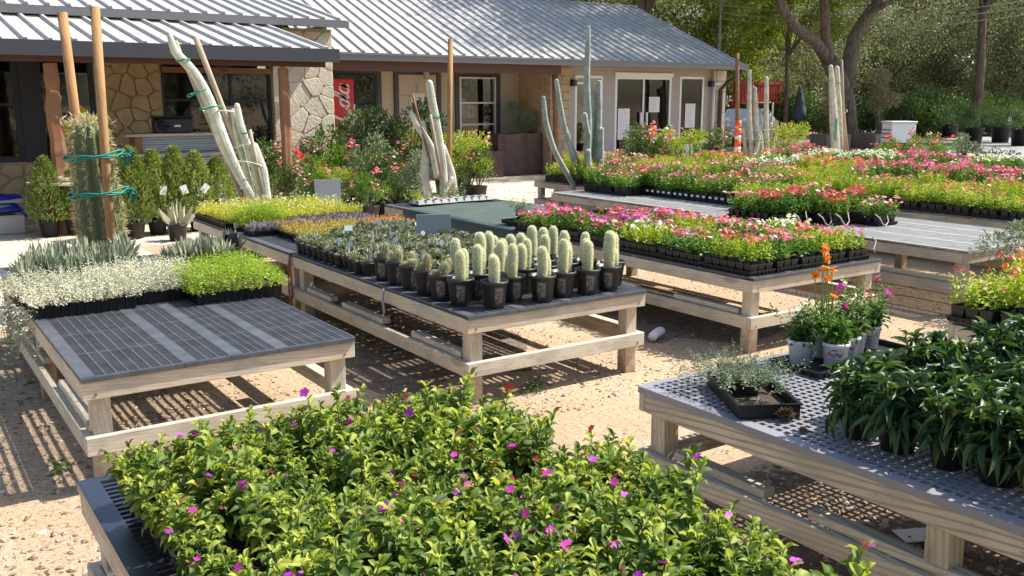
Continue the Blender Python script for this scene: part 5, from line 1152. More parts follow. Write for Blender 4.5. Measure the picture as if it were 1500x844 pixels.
# things under the benches
t = thing('plastic_lid', 'white plastic lid lying on the gravel under the right front bench', 'lid', (*at(1345, 780, Z=.05).xy, .035), -.45); part(MB().cbox(-.085, .085, -.055, .055, 0, .008, .003), 'panel', M['tagw'], t); part(MB().tube([(-.05, -.02, .0085), (-.05, -.02, .0095)], .007, 10), 'hole', M['black'], t); part(MB().tube([(.015, -.035, .0085), (.018, -.03, .0097)], .006, 6), 'mark', M['black'], t)
t = thing('pipe_sleeve', 'white ridged plastic sleeve lying on the ground between two benches', 'sleeve', (*at(962, 491, Z=.04).xy, .045), .5); n = 24; zz = np.linspace(-.1, .1, n); part(MB().tube(np.c_[zz, 0*zz, .01*np.cos(zz*10)], .035*(1+.06*np.sin(np.arange(n)*2.2)), 12), 'tube', M['tagw'], t, True)
for px, py, nm in ((775, 575, 'first'), (785, 568, 'second'), (80, 690, 'third')):
    t = thing('weed', 'small weed growing in the gravel, %s of three' % nm if nm == 'third' else 'tiny weed on the dark soil under the cactus bench, %s of the pair' % nm, 'weed', (*at(px, py, Z=0).xy, .0)); f = MB(); p = np.c_[rng.normal(0, .03, (10, 2)), np.zeros(10)]; shoots(f, p, .04, 6, .03, .5, T_MD, .5, 0, .9); part(f, 'foliage', M['shrub'], t)
t = thing('tie_rope', 'grey twisted rope hanging from the left rail of the cactus bench', 'rope', (2.80, 5.62, .40)); part(MB().tube([(-.01, .02, .17), (-.025, .0, .1), (-.02, -.01, .02), (-.01, .015, -.02), (-.022, .02, .08), (-.012, .0, .17)], .006, 6), 'cord', M['wire'], t, True)
t = thing('tie_rope', 'brown rope wound round the left rail of the cactus bench by the middle leg', 'rope', (2.80, 7.35, .40)); part(MB().tube([(-.008, .0, .17), (-.02, .02, .08), (-.015, .05, -.1), (-.01, .03, -.3), (-.014, -.02, -.15), (-.008, .02, .16)], .008, 6), 'cord', M['cedar'], t, True)
# ============================================================ tall cacti with poles
def cactus_tube(pts, rad, n, m, ribs=9, amp=.14, name='stem', dens=0):
    p = np.array(pts, float); s_ = np.linspace(0, 1, len(p)); u = np.linspace(0, 1, 26); P = np.stack([np.interp(u, s_, p[:, k]) for k in range(3)], -1)
    for _ in range(3): P[1:-1] = (P[:-2]+2*P[1:-1]+P[2:])/4
    R = np.interp(u, s_, rad); end = P[-1]; dv = nrm(P[-1]-P[-2]); P = np.vstack([P, end+dv*R[-1]*.5, end+dv*R[-1]*.85, end+dv*R[-1]]); R = np.r_[R, R[-1]*.85, R[-1]*.5, R[-1]*.08]
    prof = 1+amp*np.cos(np.arange(ribs*4)*PI/2); return MB().tube(P, R, ribs*4, prof=prof), P, R
def stake(t, p0, p1, r, m='pole'): return cylbar(t, 'stake', p0, p1, r, m)
# A: two tall poles beside a thick spiny cactus
root = Vector((2.0, 8.62, 0)); t = thing('spiny_cactus', 'thick ribbed cactus with long cream spines tied between two poles behind the left bench', 'cactus', root)
pb = at(152, 388, Y=8.62); ptp = at(131, 200, Y=8.62)
base = Vector((pb.x+.03, 8.62, 0)); top = Vector((ptp.x, 8.62, ptp.z))
b, P, R = cactus_tube([base-root, (base*.5+top*.5)-root, top-root], [.15, .165, .13], 0, 0, ribs=12, amp=.16); part(b, 'stem', M['cactus_green'], t, True)
w_ = MB()
for k in range(12):
    for c, r_ in zip(np.repeat(P, 3, 0), np.repeat(R, 3)):
        a = 2*PI*k/12; c = c+np.array([0, 0, rng.uniform(-.05, .05)]); nn = np.array([math.cos(a), math.sin(a), 0]); q = c+nn*r_*1.13
        dd = nn+rng.normal(0, .5, (3, 3)); w_.inst(T_SM, np.tile(q, (3, 1)), dd, rnd(.03, .07, 3), .005, rnd(0, 1, 3))
dd = rng.normal(0, .5, (260, 3)); dd[:, 2] = abs(dd[:, 2])+.4; w_.inst(T_SM, P[-2]+rng.normal(0, 1, (260, 3))*np.array([.08, .08, .02]), dd, rnd(.03, .08, 260), .004, rnd(0, 1, 260))
part(w_, 'spines', M['spine'], t)['kind'] = 'stuff'
pq = pot_mb(.17, .2, .3, 20); part(pq, 'pot', M['pot'], t, True, loc=base-root)
poleA = thing('wooden_pole', 'upright round wooden pole, the right of the two by the spiny cactus', 'pole', (0, 0, 0)); q0, q1 = at(166, 400, Y=8.40), at(139, 10, Y=8.40); dv = (q0-q1).normalized(); q0 = q0+dv*(q0.z/abs(dv.z)); poleA.location = q0; cylbar(poleA, 'shaft', (0, 0, 0), q1-q0, .038, 'pole', 16)
poleB = thing('wooden_pole', 'leaning round wooden pole, the left of the two by the spiny cactus', 'pole', (0, 0, 0)); q0, q1 = at(135, 360, Y=8.80), at(91, 18, Y=8.80); dv = (q0-q1).normalized(); q0 = q0+dv*(q0.z/abs(dv.z)); poleB.location = q0; cylbar(poleB, 'shaft', (0, 0, 0), q1-q0, .040, 'pole', 16)
for zz, lb in ((1.37, 'upper'), (1.06, 'lower')):
    t2 = thing('tie_tape', 'green tie tape round the spiny cactus and its poles, the %s one' % lb, 'tie', (base.x, 8.6, zz)); cxs = top.x*(zz/top.z)+base.x*(1-zz/top.z)-base.x
    a = np.linspace(0, 2*PI, 30); b = MB()
    for q in range(3): b.tube(np.c_[cxs+.01+.235*np.cos(a), -.03+.235*np.sin(a), .018*np.sin(a*3+q*2)+.012*(q-1)+.02*np.cos(a)], .008, 5)
    part(b, 'band', M['green_tie'], t2, True); b = MB()
    for q in range(7): r0 = rng.normal(0, .02, 3); b.tube(np.array([(cxs+.20, -.23, 0), (cxs+.225, -.27, .02), (cxs+.25, -.25, -.01), (cxs+.215, -.26, -.02-.012*q)])+r0, .009, 5)
    part(b, 'knot', M['green_tie'], t2, True)
# B: leaning white cactus with stakes
def W3(px, py, Y): return at(px, py, Y=Y)
def group(name, label, cat, Y, base_px, stems, stakes, potr=.16, gnd=.0, m='cactus_white', ribs=7, amp=.045, ties=()):
    b0 = at(*base_px, Y=Y); root = Vector((b0.x, Y, gnd)); t = thing(name, label, cat, root)
    for pts, rad in stems:
        pp = [W3(px, py, Y+dy)-root for px, py, dy in pts]; b, P, R = cactus_tube(pp, rad, 0, 0, ribs, amp); part(b, 'stem', M[m], t, True)
        if m != 'cactus_blue' or True:
            w_ = MB(); nn_ = 220; ii = rng.integers(0, len(P)-4, nn_); a = rng.integers(0, ribs, nn_)*2*PI/ribs; nv = np.stack([np.cos(a), np.sin(a), 0*a], -1); w_.inst(T_SM, P[ii]+nv*R[ii][:, None]*1.05, nv+rng.normal(0, .5, (nn_, 3)), .02, .003, rnd(0, 1, nn_)); part(w_, 'spines', M['wool'], t)['kind'] = 'stuff'
    part(pot_mb(potr*.85, potr, potr*1.5, 18), 'pot', M['pot'], t, True)
    for (a, c, r_, mm) in stakes: cylbar(t, 'stake', W3(*a)-root, W3(*c)-root, r_, mm, 10)
    for (px, py, Yt, w2, mm, tilt) in ties:
        c = W3(px, py, Yt)-root; a = np.linspace(0, 2*PI, 20); b = MB().tube(np.c_[c.x+w2*np.cos(a), c.y+w2*np.sin(a), c.z+tilt*np.cos(a)+.008*np.sin(3*a)], .009 if mm == 'green_tie' else .006, 5); part(b, 'tie', M[mm], t, True)
    return t
group('white_cactus', 'curving white cactus with shorter white stems tied to wooden stakes behind the lime trays', 'cactus', 10.75, (375, 330),
      [([(378, 300, 0), (352, 262, 0), (325, 205, 0), (308, 150, 0), (285, 105, 0), (256, 78, 0), (249, 54, 0)], [.05, .055, .07, .062, .052, .048, .03]),
       ([(385, 300, .1), (372, 240, .1), (352, 185, .1), (347, 155, .1)], [.045, .048, .045, .033]), ([(372, 300, .18), (358, 240, .18), (345, 190, .18), (341, 163, .18)], [.04, .04, .04, .03]),
       ([(392, 300, .05), (384, 250, .05), (372, 215, .05)], [.05, .06, .05])],
      [((385, 310, 10.95), (286, 54, 10.95), .033, 'pole_pale'), ((362, 310, 11.0), (257, 60, 11.0), .022, 'pole_pale'), ((388, 300, 10.7), (366, 190, 10.7), .02, 'pole_pale')],
      ties=((268, 88, 10.75, .07, 'green_tie', .01), (309, 157, 10.75, .12, 'green_tie', .02), (288, 135, 10.75, .1, 'green_tie', .05), (320, 163, 10.85, .17, 'tie', .0), (352, 213, 10.9, .10, 'tie', .02), (362, 195, 10.8, .07, 'green_tie', 0), (360, 238, 10.85, .20, 'tie', -.05)))
group('white_cactus', 'forked white cactus with a tall rounded stem behind the green cloth', 'cactus', 11.1, (642, 320),
      [([(650, 310, 0), (650, 250, 0), (641, 190, 0), (633, 150, 0), (629, 122, 0)], [.05, .055, .055, .055, .045]), ([(632, 310, .05), (622, 260, .05), (624, 215, .05), (620, 180, .05)], [.055, .055, .045, .03]),
       ([(640, 260, -.02), (632, 215, -.02), (612, 185, -.02), (602, 165, -.02)], [.04, .045, .045, .03]), ([(668, 300, .02), (662, 255, .02), (650, 215, .02)], [.045, .05, .03]), ([(646, 290, -.1), (662, 262, -.1)], [.03, .03])],
      [((648, 270, 11.0), (630, 168, 11.0), .022, 'pole_pale'), ((628, 230, 11.05), (604, 138, 11.05), .015, 'cedar')], potr=.14, ties=((636, 172, 11.1, .07, 'green_tie', 0),))
p_ = thing('wooden_pole', 'upright round wooden pole beside the forked white cactus', 'pole', (0, 0, 0)); q0, q1 = at(656, 240, Y=11.6), at(660, 57, Y=11.6); q0 = Vector((q0.x-.01, q0.y, 0)); p_.location = q0; cylbar(p_, 'shaft', (0, 0, 0), q1-q0, .036, 'pole', 14)
group('blue_cactus', 'tall blue grey cactus with many upright and sprawling stems by the stone pier', 'cactus', 11.2, (860, 300),
      [([(862, 290, 0), (860, 240, 0), (862, 180, 0), (859, 120, 0), (861, 75, 0), (862, 40, 0)], [.035, .042, .045, .04, .034, .025]), ([(872, 290, .1), (871, 240, .1), (877, 180, .1), (877, 120, .1)], [.038, .042, .042, .03]),
       ([(866, 290, .15), (864, 240, .15), (867, 190, .15), (868, 135, .15)], [.036, .038, .04, .03]), ([(862, 200, -.05), (857, 180, -.05), (856, 168, -.05)], [.035, .04, .035]),
       ([(850, 290, -.05), (835, 262, -.05), (812, 222, -.05), (799, 180, -.05), (796, 143, -.05)], [.032, .034, .034, .034, .024]), ([(858, 290, .05), (845, 250, .05), (830, 205, .05), (821, 160, .05), (815, 118, .05)], [.032, .034, .034, .034, .024]),
       ([(857, 290, .2), (848, 245, .2), (833, 205, .2), (822, 170, .2)], [.035, .035, .035, .025]), ([(861, 285, -.15), (861, 250, -.15), (861, 222, -.15)], [.04, .045, .04]), ([(880, 290, 0), (879, 240, 0), (880, 190, 0)], [.045, .045, .04])], [], m='cactus_blue', potr=.2, ribs=6, amp=.24)
group('columnar_cactus', 'single dark grey green columnar cactus rising behind the flowers before the glass doors', 'cactus', 15.6, (980, 250), [([(983, 250, 0), (981, 215, 0), (980, 188, 0)], [.11, .12, .09]), ([(978, 205, -.05), (976, 190, -.05)], [.05, .05])], [], m='cactus_green', potr=.2, amp=.2)
group('cactus_cluster', 'cluster of pale thin columnar cacti tied with string among the flowers to the right', 'cactus', 17.0, (1105, 240),
      [([(1102, 235, 0), (1097, 170, 0), (1098, 105, 0)], [.07, .065, .05]), ([(1112, 235, .1), (1108, 180, .1), (1106, 130, .1)], [.06, .07, .05]), ([(1125, 235, 0), (1122, 170, 0), (1123, 115, 0)], [.05, .065, .05]), ([(1094, 235, .1), (1088, 190, .1)], [.05, .05]), ([(1118, 235, -.1), (1114, 195, -.1)], [.05, .05]), ([(1104, 235, -.15), (1112, 200, -.15)], [.06, .05]), ([(1128, 235, 0), (1135, 205, 0), (1140, 190, 0)], [.05, .05, .04])],
      [((1100, 235, 17.2), (1103, 125, 17.2), .03, 'pole_pale'), ((1128, 235, 17.1), (1132, 150, 17.1), .025, 'pole_pale')], potr=.25, ties=((1110, 190, 17, .42, 'tie', 0), (1112, 203, 17, .35, 'green_tie', .05), (1118, 150, 17, .2, 'tie', 0)))
t = group('cactus_bundle', 'bundle of tall pale cacti wrapped with green tape and stakes by the wooden planters', 'cactus', 17.6, (1226, 240),
      [([(1225, 230, 0), (1221, 170, 0), (1219, 130, 0), (1217, 98, 0)], [.13, .12, .09, .06]), ([(1232, 230, .1), (1228, 150, .1), (1226, 100, .1)], [.12, .1, .07])],
      [((1238, 232, 17.4), (1233, 88, 17.4), .035, 'pole_pale'), ((1243, 232, 17.5), (1232, 120, 17.5), .03, 'pole_pale')], potr=.25, ties=((1225, 122, 17.6, .14, 'green_tie', 0), (1228, 165, 17.5, .25, 'tie', .1), (1228, 192, 17.5, .22, 'tie', -.15)))
b = MB(); c = at(1224, 188, Y=17.38)-Vector(t.location); part(MB().box(c.x-.04, c.x+.05, -.24, -.22, c.z-.35, c.z+.28), 'wrap', M['green_tie'], t)
# tall brown pole and traffic posts
p_ = thing('wooden_pole', 'tall brown pole standing among the flowers right of the building corner', 'pole', (0, 0, 0)); q0, q1 = at(1081, 235, Y=16.6), at(1080, 78, Y=16.6); q0 = Vector((q0.x, q0.y, 0)); p_.location = q0; cylbar(p_, 'shaft', (0, 0, 0), q1-q0, .05, 'cedar', 12)
def delin(px, pyb, pyt, Y, lb, r):
    a, c = at(px, pyb, Y=Y), at(px, pyt, Y=Y); H = c.z; t = thing('traffic_post', lb, 'traffic post', (a.x, Y, 0)); part(MB().lathe([(.001, .03), (r*2.4, .03), (r*2.4, 0)], 6), 'base', M['black'], t)
    zs = [.031, H*.45, H*.52, H*.66, H*.73, H*.86, H]
    for i in range(6): part(MB().tube([(0, 0, zs[i]), (0, 0, zs[i+1]-.002)], [r*(1.15-.4*zs[i]/H), r*(1.15-.4*zs[i+1]/H)], 14), 'band', M['orange' if i % 2 == 0 or i == 5 else 'tagw'], t, True)
delin(954, 240, 184, 17.2, 'orange and white traffic cone post before the glass doors', .13); delin(1079, 240, 177, 16.2, 'orange and white traffic post at the foot of the brown pole', .09)
# ============================================================ potted junipers and small plants on the left
def conifer_mesh(H, R, seed, n=2600):
    r = np.random.default_rng(seed); f = MB(); z = r.random(n)**.8; prof = np.interp(z, [0, .15, .5, .8, 1], [.7, 1, .82, .45, .05])
    lob = 1+.16*np.sin(z*17+seed)+.14*np.sin(5*r.random(n)*6.28); a = r.random(n)*6.28; lob2 = 1+.13*np.sin(a*4+z*9+seed); rr = R*prof*lob2*np.sqrt(r.uniform(.3, 1, n))
    P = np.stack([rr*np.cos(a), rr*np.sin(a), z*H], -1); d = np.stack([np.cos(a)*.6, np.sin(a)*.6, np.full(n, 1.)], -1)+r.normal(0, .35, (n, 3)); f.inst(T_SM, P, d, r.uniform(.03, .065, n), r.uniform(.010, .02, n), r.random(n)*.6+.3*z)
    return f.mesh('foliage', M['conifer'])
CF = [conifer_mesh(.72, .20, i) for i in range(3)]; jp = pot_mb(.10, .13, .22, 18).mesh('pot', M['pot'], True); trk = MB().tube([(0, 0, .18), (0, 0, .5)], .012, 6).mesh('trunk', M['bark'])
for i, (px, py, s, lb) in enumerate(((74, 348, 1.05, 'potted juniper alone at the far left before the wooden ledge'), (112, 345, .9, 'potted juniper partly behind the left wooden pole'), (200, 350, 1.12, 'potted juniper just right of the spiny cactus'), (232, 345, 1.1, 'second potted juniper right of the spiny cactus'), (262, 343, 1.12, 'third potted juniper, its label on the front'), (292, 340, 1.1, 'fourth potted juniper, with a tilted white label'), (322, 336, 1.05, 'rightmost potted juniper beside the white cactus'), (180, 338, 1.0, 'potted juniper half hidden behind the spiny cactus'))):
    p = at(px, py, Z=0); t = thing('potted_juniper', lb, 'potted shrub', (p.x, p.y, .012), rng.uniform(0, 6), 'potted junipers'); link('pot', jp, t); link('trunk', trk, t); o = link('foliage', CF[i % 3], t, (0, 0, .2)); o.scale = (s*rng.uniform(1.2, 1.45), s*rng.uniform(1.2, 1.45), s*rng.uniform(1.02, 1.3))
    if i in (3, 4, 5): part(MB().box(-.045, .045, -.002, 0, -.06, .06), 'plant_label', M['tagw'], t, M=Matrix.Rotation(-t.rotation_euler[2], 4, 'Z')@Matrix.Translation((.05, -.24, .62))@Matrix.Rotation([0, 0, 0, .1, -.3, .7][i], 4, 'Y'))
p = at(245, 350, Z=0); t = thing('potted_aloe', 'upright pointed aloe in a pot before the junipers', 'potted plant', (p.x+.05, p.y-.35, .012)); link('pot', jp, t); f = MB(); n = 16; a = np.arange(n)*GA; e = np.linspace(.5, 1.45, n); d = np.stack([np.cos(e)*np.cos(a), np.cos(e)*np.sin(a), np.sin(e)], -1); f.inst(T_SPK, d*.02+[0, 0, .2], d, rnd(.2, .36, n), .035, rnd(.2, .5, n), jit=.1); part(f, 'leaves', M['aloe'], t)
# ============================================================ bushes
def bush_mesh(seed, H, R, n, L, wd, lm, fm=None, nf=0, fr=.03, tm=T_MD, lumps=9):
    r = np.random.default_rng(seed); f = MB(); fl = MB(); C = np.c_[r.normal(0, R*.45, (lumps, 2)), r.uniform(.25, .85, lumps)*H]; k = r.integers(0, lumps, n); dd = nrm(r.normal(size=(n, 3)))
    P = C[k]+dd*(r.uniform(.4, 1, (n, 1))*R*np.array([.5, .5, .42])*r.uniform(.7, 1.1, lumps)[k][:, None]); P[:, 2] = np.abs(P[:, 2]); out = dd*.7+np.array([0, 0, .5])+r.normal(0, .4, (n, 3))
    f.inst(tm, P, out, r.uniform(.7, 1.3, n)*L, L*wd, r.random(n))
    for c in C: f.tube([(c[0]*.1, c[1]*.1, 0), (c[0]*.5, c[1]*.5, c[2]*.5), tuple(c)], [.012, .009, .005], 5, m=1)
    if nf:
        q = r.integers(0, n, nf); cl = nrm(r.normal(size=(max(3, nf//14), 3))); src = P[q]; 
        # blossoms gather in clusters at the outside
        cc_ = C[r.integers(0, lumps, max(4, nf//12))]+nrm(r.normal(size=(max(4, nf//12), 3))*[1, 1, .6]+[0, -.2, .5])*R*.5; src = cc_[r.integers(0, len(cc_), nf)]+r.normal(0, fr*1.6, (nf, 3)); flowers(fl, src, r.uniform(.6, 1.1, nf)*fr, T_FL)
    return [('foliage', f.mesh('foliage', [M[lm], M['stem']]), None, [])]+([('blossoms', fl.mesh('blossoms', M[fm]), None, [])] if nf else [])
bpot = pot_mb(.14, .18, .26, 18).mesh('pot', M['pot'], True)
def bush(x, y, label, parts, s=1., z=0, cat='flowering bush', name='flowering_bush', group=None, pot=True, sz=None, zf=.22):
    t = thing(name, label, cat, (x, y, z), rng.uniform(0, 6.28), group)
    if pot: link('pot', bpot, t)
    for nm, me, Mx, _ in parts: o = link(nm, me, t, (0, 0, zf if pot else 0)); o.scale = (s, s, s*(sz or 1))
    return t
BK = {'pinkA': bush_mesh(1, .8, .42, 1500, .045, .5, 'shrub', 'f_mix', 60, .03), 'pinkB': bush_mesh(2, .7, .4, 1500, .04, .5, 'annual', 'f_mix', 70, .028), 'red': bush_mesh(3, .6, .4, 1400, .045, .5, 'annual', 'f_red', 70, .03),
      'magenta': bush_mesh(4, 1.0, .38, 1600, .05, .5, 'shrub', 'f_magenta', 60, .035), 'yellow': bush_mesh(5, .6, .36, 900, .05, .5, 'shrub', 'f_yellow', 260, .035), 'dark': bush_mesh(6, 1.3, .4, 2200, .05, .45, 'hedge'), 'pale': bush_mesh(7, .9, .42, 1500, .06, .4, 'greygreen'),
      'olive': bush_mesh(8, 1.0, .45, 2000, .055, .28, 'greygreen'), 'yg': bush_mesh(9, .8, .4, 1400, .045, .45, 'yellowgreen', 'f_mix', 40, .025), 'bronze': bush_mesh(10, 1.6, .7, 3200, .07, .4, 'dry'), 'low': bush_mesh(11, .45, .5, 1500, .05, .5, 'hedge'), 'grassy': bush_mesh(12, .7, .5, 1800, .16, .06, 'shrub', tm=T_GRS)}
BL = [(540, 318, 'pinkB', 'low pink bush before the dark climbing plant', .7), (505, 312, 'yg', 'low yellow green bush behind the lime trays', .62), (430, 310, 'pinkA', 'low pink bush behind the lime trays, left', .7), (470, 312, 'pinkB', 'low pink bush behind the lime trays, centre', .65), (650, 275, 'magenta', 'bush with magenta blooms behind the forked white cactus', .8), (515, 262, 'pale', 'large leaved grey green plant under the glass door', 1.1), (395, 300, 'pinkA', 'pink flowered bush just right of the white cactus stakes', 1.), (425, 292, 'pinkB', 'pink bush at the foot of the right cedar post', 1.), (405, 262, 'pinkA', 'small pink bush in front of the grey stone ledge', .8), (440, 262, 'yellow', 'yellow flowered bush at the foot of the stone corner, left of two', 1.15), (489, 262, 'yellow', 'round yellow flowered bush at the stone corner, right of two', .95), (460, 300, 'red', 'red and pink flowered bush behind the pale sign card', 1.), (500, 295, 'pinkB', 'leafy pink bush behind the sign card', 1.05),
      (520, 285, 'magenta', 'tall bush with bright magenta blooms before the red machine', 1.25), (495, 270, 'dark', 'dark leafy tall plant under the vending machine', .9), (545, 290, 'dark', 'dark climbing plant in front of the glass door', 1.1), (535, 300, 'pale', 'broad leaved grey green plant in the middle of the flowers', 1.), (560, 310, 'pinkA', 'pink bush left of the forked white cactus', .95), (585, 305, 'red', 'coral red bush at the left corner of the green cloth', .8), (600, 285, 'dark', 'narrow dark green plant behind the forked white cactus', 1.2),
      (575, 280, 'yg', 'tall yellow green bush with pink tips in front of the tan wall', 1.25), (685, 285, 'yg', 'yellow green bush with pink tips right of the upright pole', 1.1), (675, 275, 'pinkB', 'pink bush behind the upright pole', 1.0), (700, 285, 'pinkA', 'loose pink shrub at the right end of the bush group', .8), (470, 280, 'pinkA', 'pink flowered bush below the stone corner', 1.0), (610, 310, 'pale', 'grey green plant at the edge of the green cloth bench', .8)]
for px, py, k, lb, s in BL:
    p = at(px, py+9, Z=0); bush(p.x, p.y, lb, BK[k], s*1.22, .012, group='bushes before the shop', zf=.18)
bush(*at(300, 290, Z=0).xy, 'wispy grey shrub by the corrugated counter', BK['pale'], 1.2, .012, 'shrub', 'wispy_shrub'); bush(*at(375, 275, Z=0).xy, 'dark grey green shrub below the window behind the white cactus', BK['olive'], 1.1, .012, 'shrub', 'leafy_shrub')
bush(13.6, 19.4, 'round spiky grey green bush in the tall brown planter', BK['olive'], .85, 1.0, 'bush', 'spiky_bush', pot=False); bush(12.2, 18.85, 'pale flower in the low brown planter', BK['pale'], .35, .55, 'plant', 'small_plant', pot=False)
bush(13.75, 18.3, 'low yellow green plant at the foot of the pier', BK['yg'], .45, .0, 'plant', 'small_plant', pot=False); bush(14.3, 18.3, 'leafy weed in front of the stone pier', BK['yg'], .5, .0, 'plant', 'small_plant', pot=False)
bush(7.62, 3.72, 'silvery olive shrub standing at the right edge behind the flower benches', BK['olive'], .92, 0, 'shrub', 'olive_shrub', sz=.72)
for px, py, k, lb, s in ((1335, 235, 'red', 'bright pink red bush behind the flower field near the white box', 1.1), (1370, 232, 'red', 'pink red bush beside the road', 1.2), (1305, 232, 'red', 'pink bush in front of the white box', .9), (940, 250, 'pinkA', 'bushy pink flecked plant before the glass doors, leftmost', 1.3), (975, 250, 'pinkB', 'bushy pink plant before the glass doors, middle', 1.2), (1010, 248, 'yg', 'yellow green bush before the far right window', 1.2), (1045, 245, 'pinkA', 'pink flecked bush before the corner stones', 1.2), (1150, 225, 'yg', 'yellow green shrub right of the cactus cluster', 1.2), (1455, 240, 'low', 'low cream variegated shrub beside the spiky yellow plant', 1.1), (1420, 238, 'pale', 'low pale dry shrub by the road', .9)):
    p = at(px, py, Z=.0); f_ = .72; bush(p.x*f_, p.y*f_, lb, BK[k], s, .1 if k != 'low' else 0, group='bushes beyond the flower field')
p = at(1475, 245, Z=.1)*.75; t = thing('spiky_plant', 'spiky yellow striped plant near the road at the right edge', 'plant', (p.x, p.y, 0)); f = MB(); n = 60; a = rnd(0, 6.28, n); e = rnd(.4, 1.4, n); d = np.stack([np.cos(e)*np.cos(a), np.cos(e)*np.sin(a), np.sin(e)], -1); f.inst(T_GRS, np.tile([0, 0, .1], (n, 1)), d, rnd(.5, .8, n), .04, rnd(0, 1, n)); part(f, 'leaves', M['lime'], t); link('pot', bpot, t)
# ============================================================ things beyond the flower field
def crate(px, py, Y, w_, h, lb, s=1.6):
    p = at(px, py, Y=Y); t = thing('wooden_planter', lb, 'planter', (p.x, Y, 0), -.3, 'wooden box planters'); n = 7
    for k in range(n): 
        for yy_ in (-w_/2, w_/2): part(MB().cbox(-w_/2+w_*k/n+.005, -w_/2+w_*(k+1)/n-.005, yy_-.012, yy_+.012, 0, h, .003), 'plank', M['box_wood'], t)
        for xx_ in (-w_/2-.013, w_/2+.013): part(MB().cbox(xx_-.012, xx_+.012, -w_/2+w_*k/n+.005, -w_/2+w_*(k+1)/n-.005, 0, h, .003), 'plank', M['box_wood'], t)
    part(MB().box(-w_/2+.015, w_/2-.015, -w_/2+.015, w_/2-.015, .02, h-.05), 'soil', M['soil'], t); b = MB()
    for k in range(4): b.tube([(.06*k-.1, 0, h-.05), (.08*k-.15, .02, h+.6), (.12*k-.2, .0, h+1.2)], [.02, .016, .01], 6)
    part(b, 'trunk', M['bark'], t)
    for nm, me, Mx, _ in BK['bronze']: o = link(nm, me, t, (0, 0, h+.35)); o.scale = (s*.8, s*.8, s)
crate(1285, 222, 21.0, 1.0, .62, 'square wooden planter with a bronze leaved tree, the right of two', 1.25); crate(1215, 222, 22.0, 1.0, .6, 'square wooden planter behind the cactus bundle with a bare bronze shrub', .9)
p = at(1315, 208, Y=19.0); t = thing('utility_box', 'pale grey metal box on a dark stand behind the pink bushes', 'box', (p.x, 19.0, 0), -.5); part(MB().cbox(-.42, .42, -.35, .35, p.z-.02, p.z+.62, .02), 'body', M['paper'], t); part(MB().cbox(-.45, .45, -.38, .38, p.z+.621, p.z+.69, .01), 'lid', M['cream'], t); part(MB().box(-.38, .38, -.3, .3, 0, p.z-.021), 'stand', M['black'], t)
for k in range(3): part(MB().box(-.435, -.421, -.3, .3, p.z+.12+.13*k, p.z+.16+.13*k), 'louvre', M['gut'], t)
def smallsign(px, py, Y, lb):
    p = at(px, py, Y=Y); t = thing('plant_sign', lb, 'sign', (p.x, Y, 0)); part(MB().box(-.02, .02, .005, .02, 0, p.z), 'stake', M['gut'], t); part(MB().cbox(-.17, .17, -.015, 0, p.z-.18, p.z+.18, .003), 'card', M['paper'], t)
smallsign(1370, 178, 27, 'small white sign card on a stake before the dark hedge'); smallsign(1479, 177, 24, 'small white sign card on a stake at the right among the black pots')
for px, py, Y, s, lb in ((1425, 236, 22, 1.7, 'big black tub with wide grassy foliage beside the road'), (1390, 214, 26, 1.5, 'black pot of grassy foliage behind the road, middle'), (1465, 214, 22, 1.5, 'black pot with feathery foliage right of the big tub'), (1495, 215, 20, 1.4, 'black pot of foliage at the far right edge'), (1345, 205, 29, 1.6, 'black pot of dark foliage left of the small sign')):
    p = at(px, 205, Y=Y); t = thing('potted_grass', lb, 'potted plant', (p.x, Y, 0), 0, 'black pots beyond the road'); o = link('pot', bpot, t); o.scale = (2.3, 2.3, 2.6)
    for nm, me, Mx, _ in BK['grassy']: o = link(nm, me, t, (0, 0, .6)); o.scale = (s, s, s*.8)
# hedge of shrubs beyond the road
hm = [bush_mesh(30+i, 1.6, 1.5, 4200, .11, .45, 'hedge' if i != 1 else 'shrub', lumps=12) for i in range(3)]
hl = ['dark round shrub','bushy green shrub','deep green leafy shrub']
for i in range(22):
    px = 1075+21*i; Y = 34-.42*i+rng.normal(0, 1.0); p = at(px, 190, Y=Y); t = thing('hedge_shrub', '%s in the hedge beyond the road, %s from the left' % (hl[i % 3], ORD[i]), 'shrub', (p.x, Y, 0), rng.uniform(0, 6), 'shrubs of the hedge beyond the road')
    for nm, me, Mx, _ in hm[i % 3]: o = link(nm, me, t); o.scale = (1.1, 1.1, rng.uniform(.9, 1.4))
# red slatted fence
p0, p1 = at(1078, 152, Y=32), at(1143, 152, Y=32); t = thing('red_fence', 'red slatted fence under the trees behind the cactus cluster', 'fence', (p0.x, 32, 0)); L = p1.x-p0.x; zb, zt = at(1110, 152, Y=32).z, at(1110, 120, Y=32).z
n = 17
for k in range(n): part(MB().box(L*k/n, L*k/n+.12, -.02, .02, zb, zt), 'slat', M['redwood'], t)
part(MB().box(-.1, L+.1, -.05, -.021, zt-.12, zt), 'rail', M['redwood'], t); part(MB().box(-.1, L+.1, -.05, -.021, zb, zb+.1), 'rail', M['redwood'], t)
for xx_ in (0, L/2, L): part(MB().box(xx_-.07, xx_+.07, .021, .15, 0, zt), 'post', M['redwood'], t)
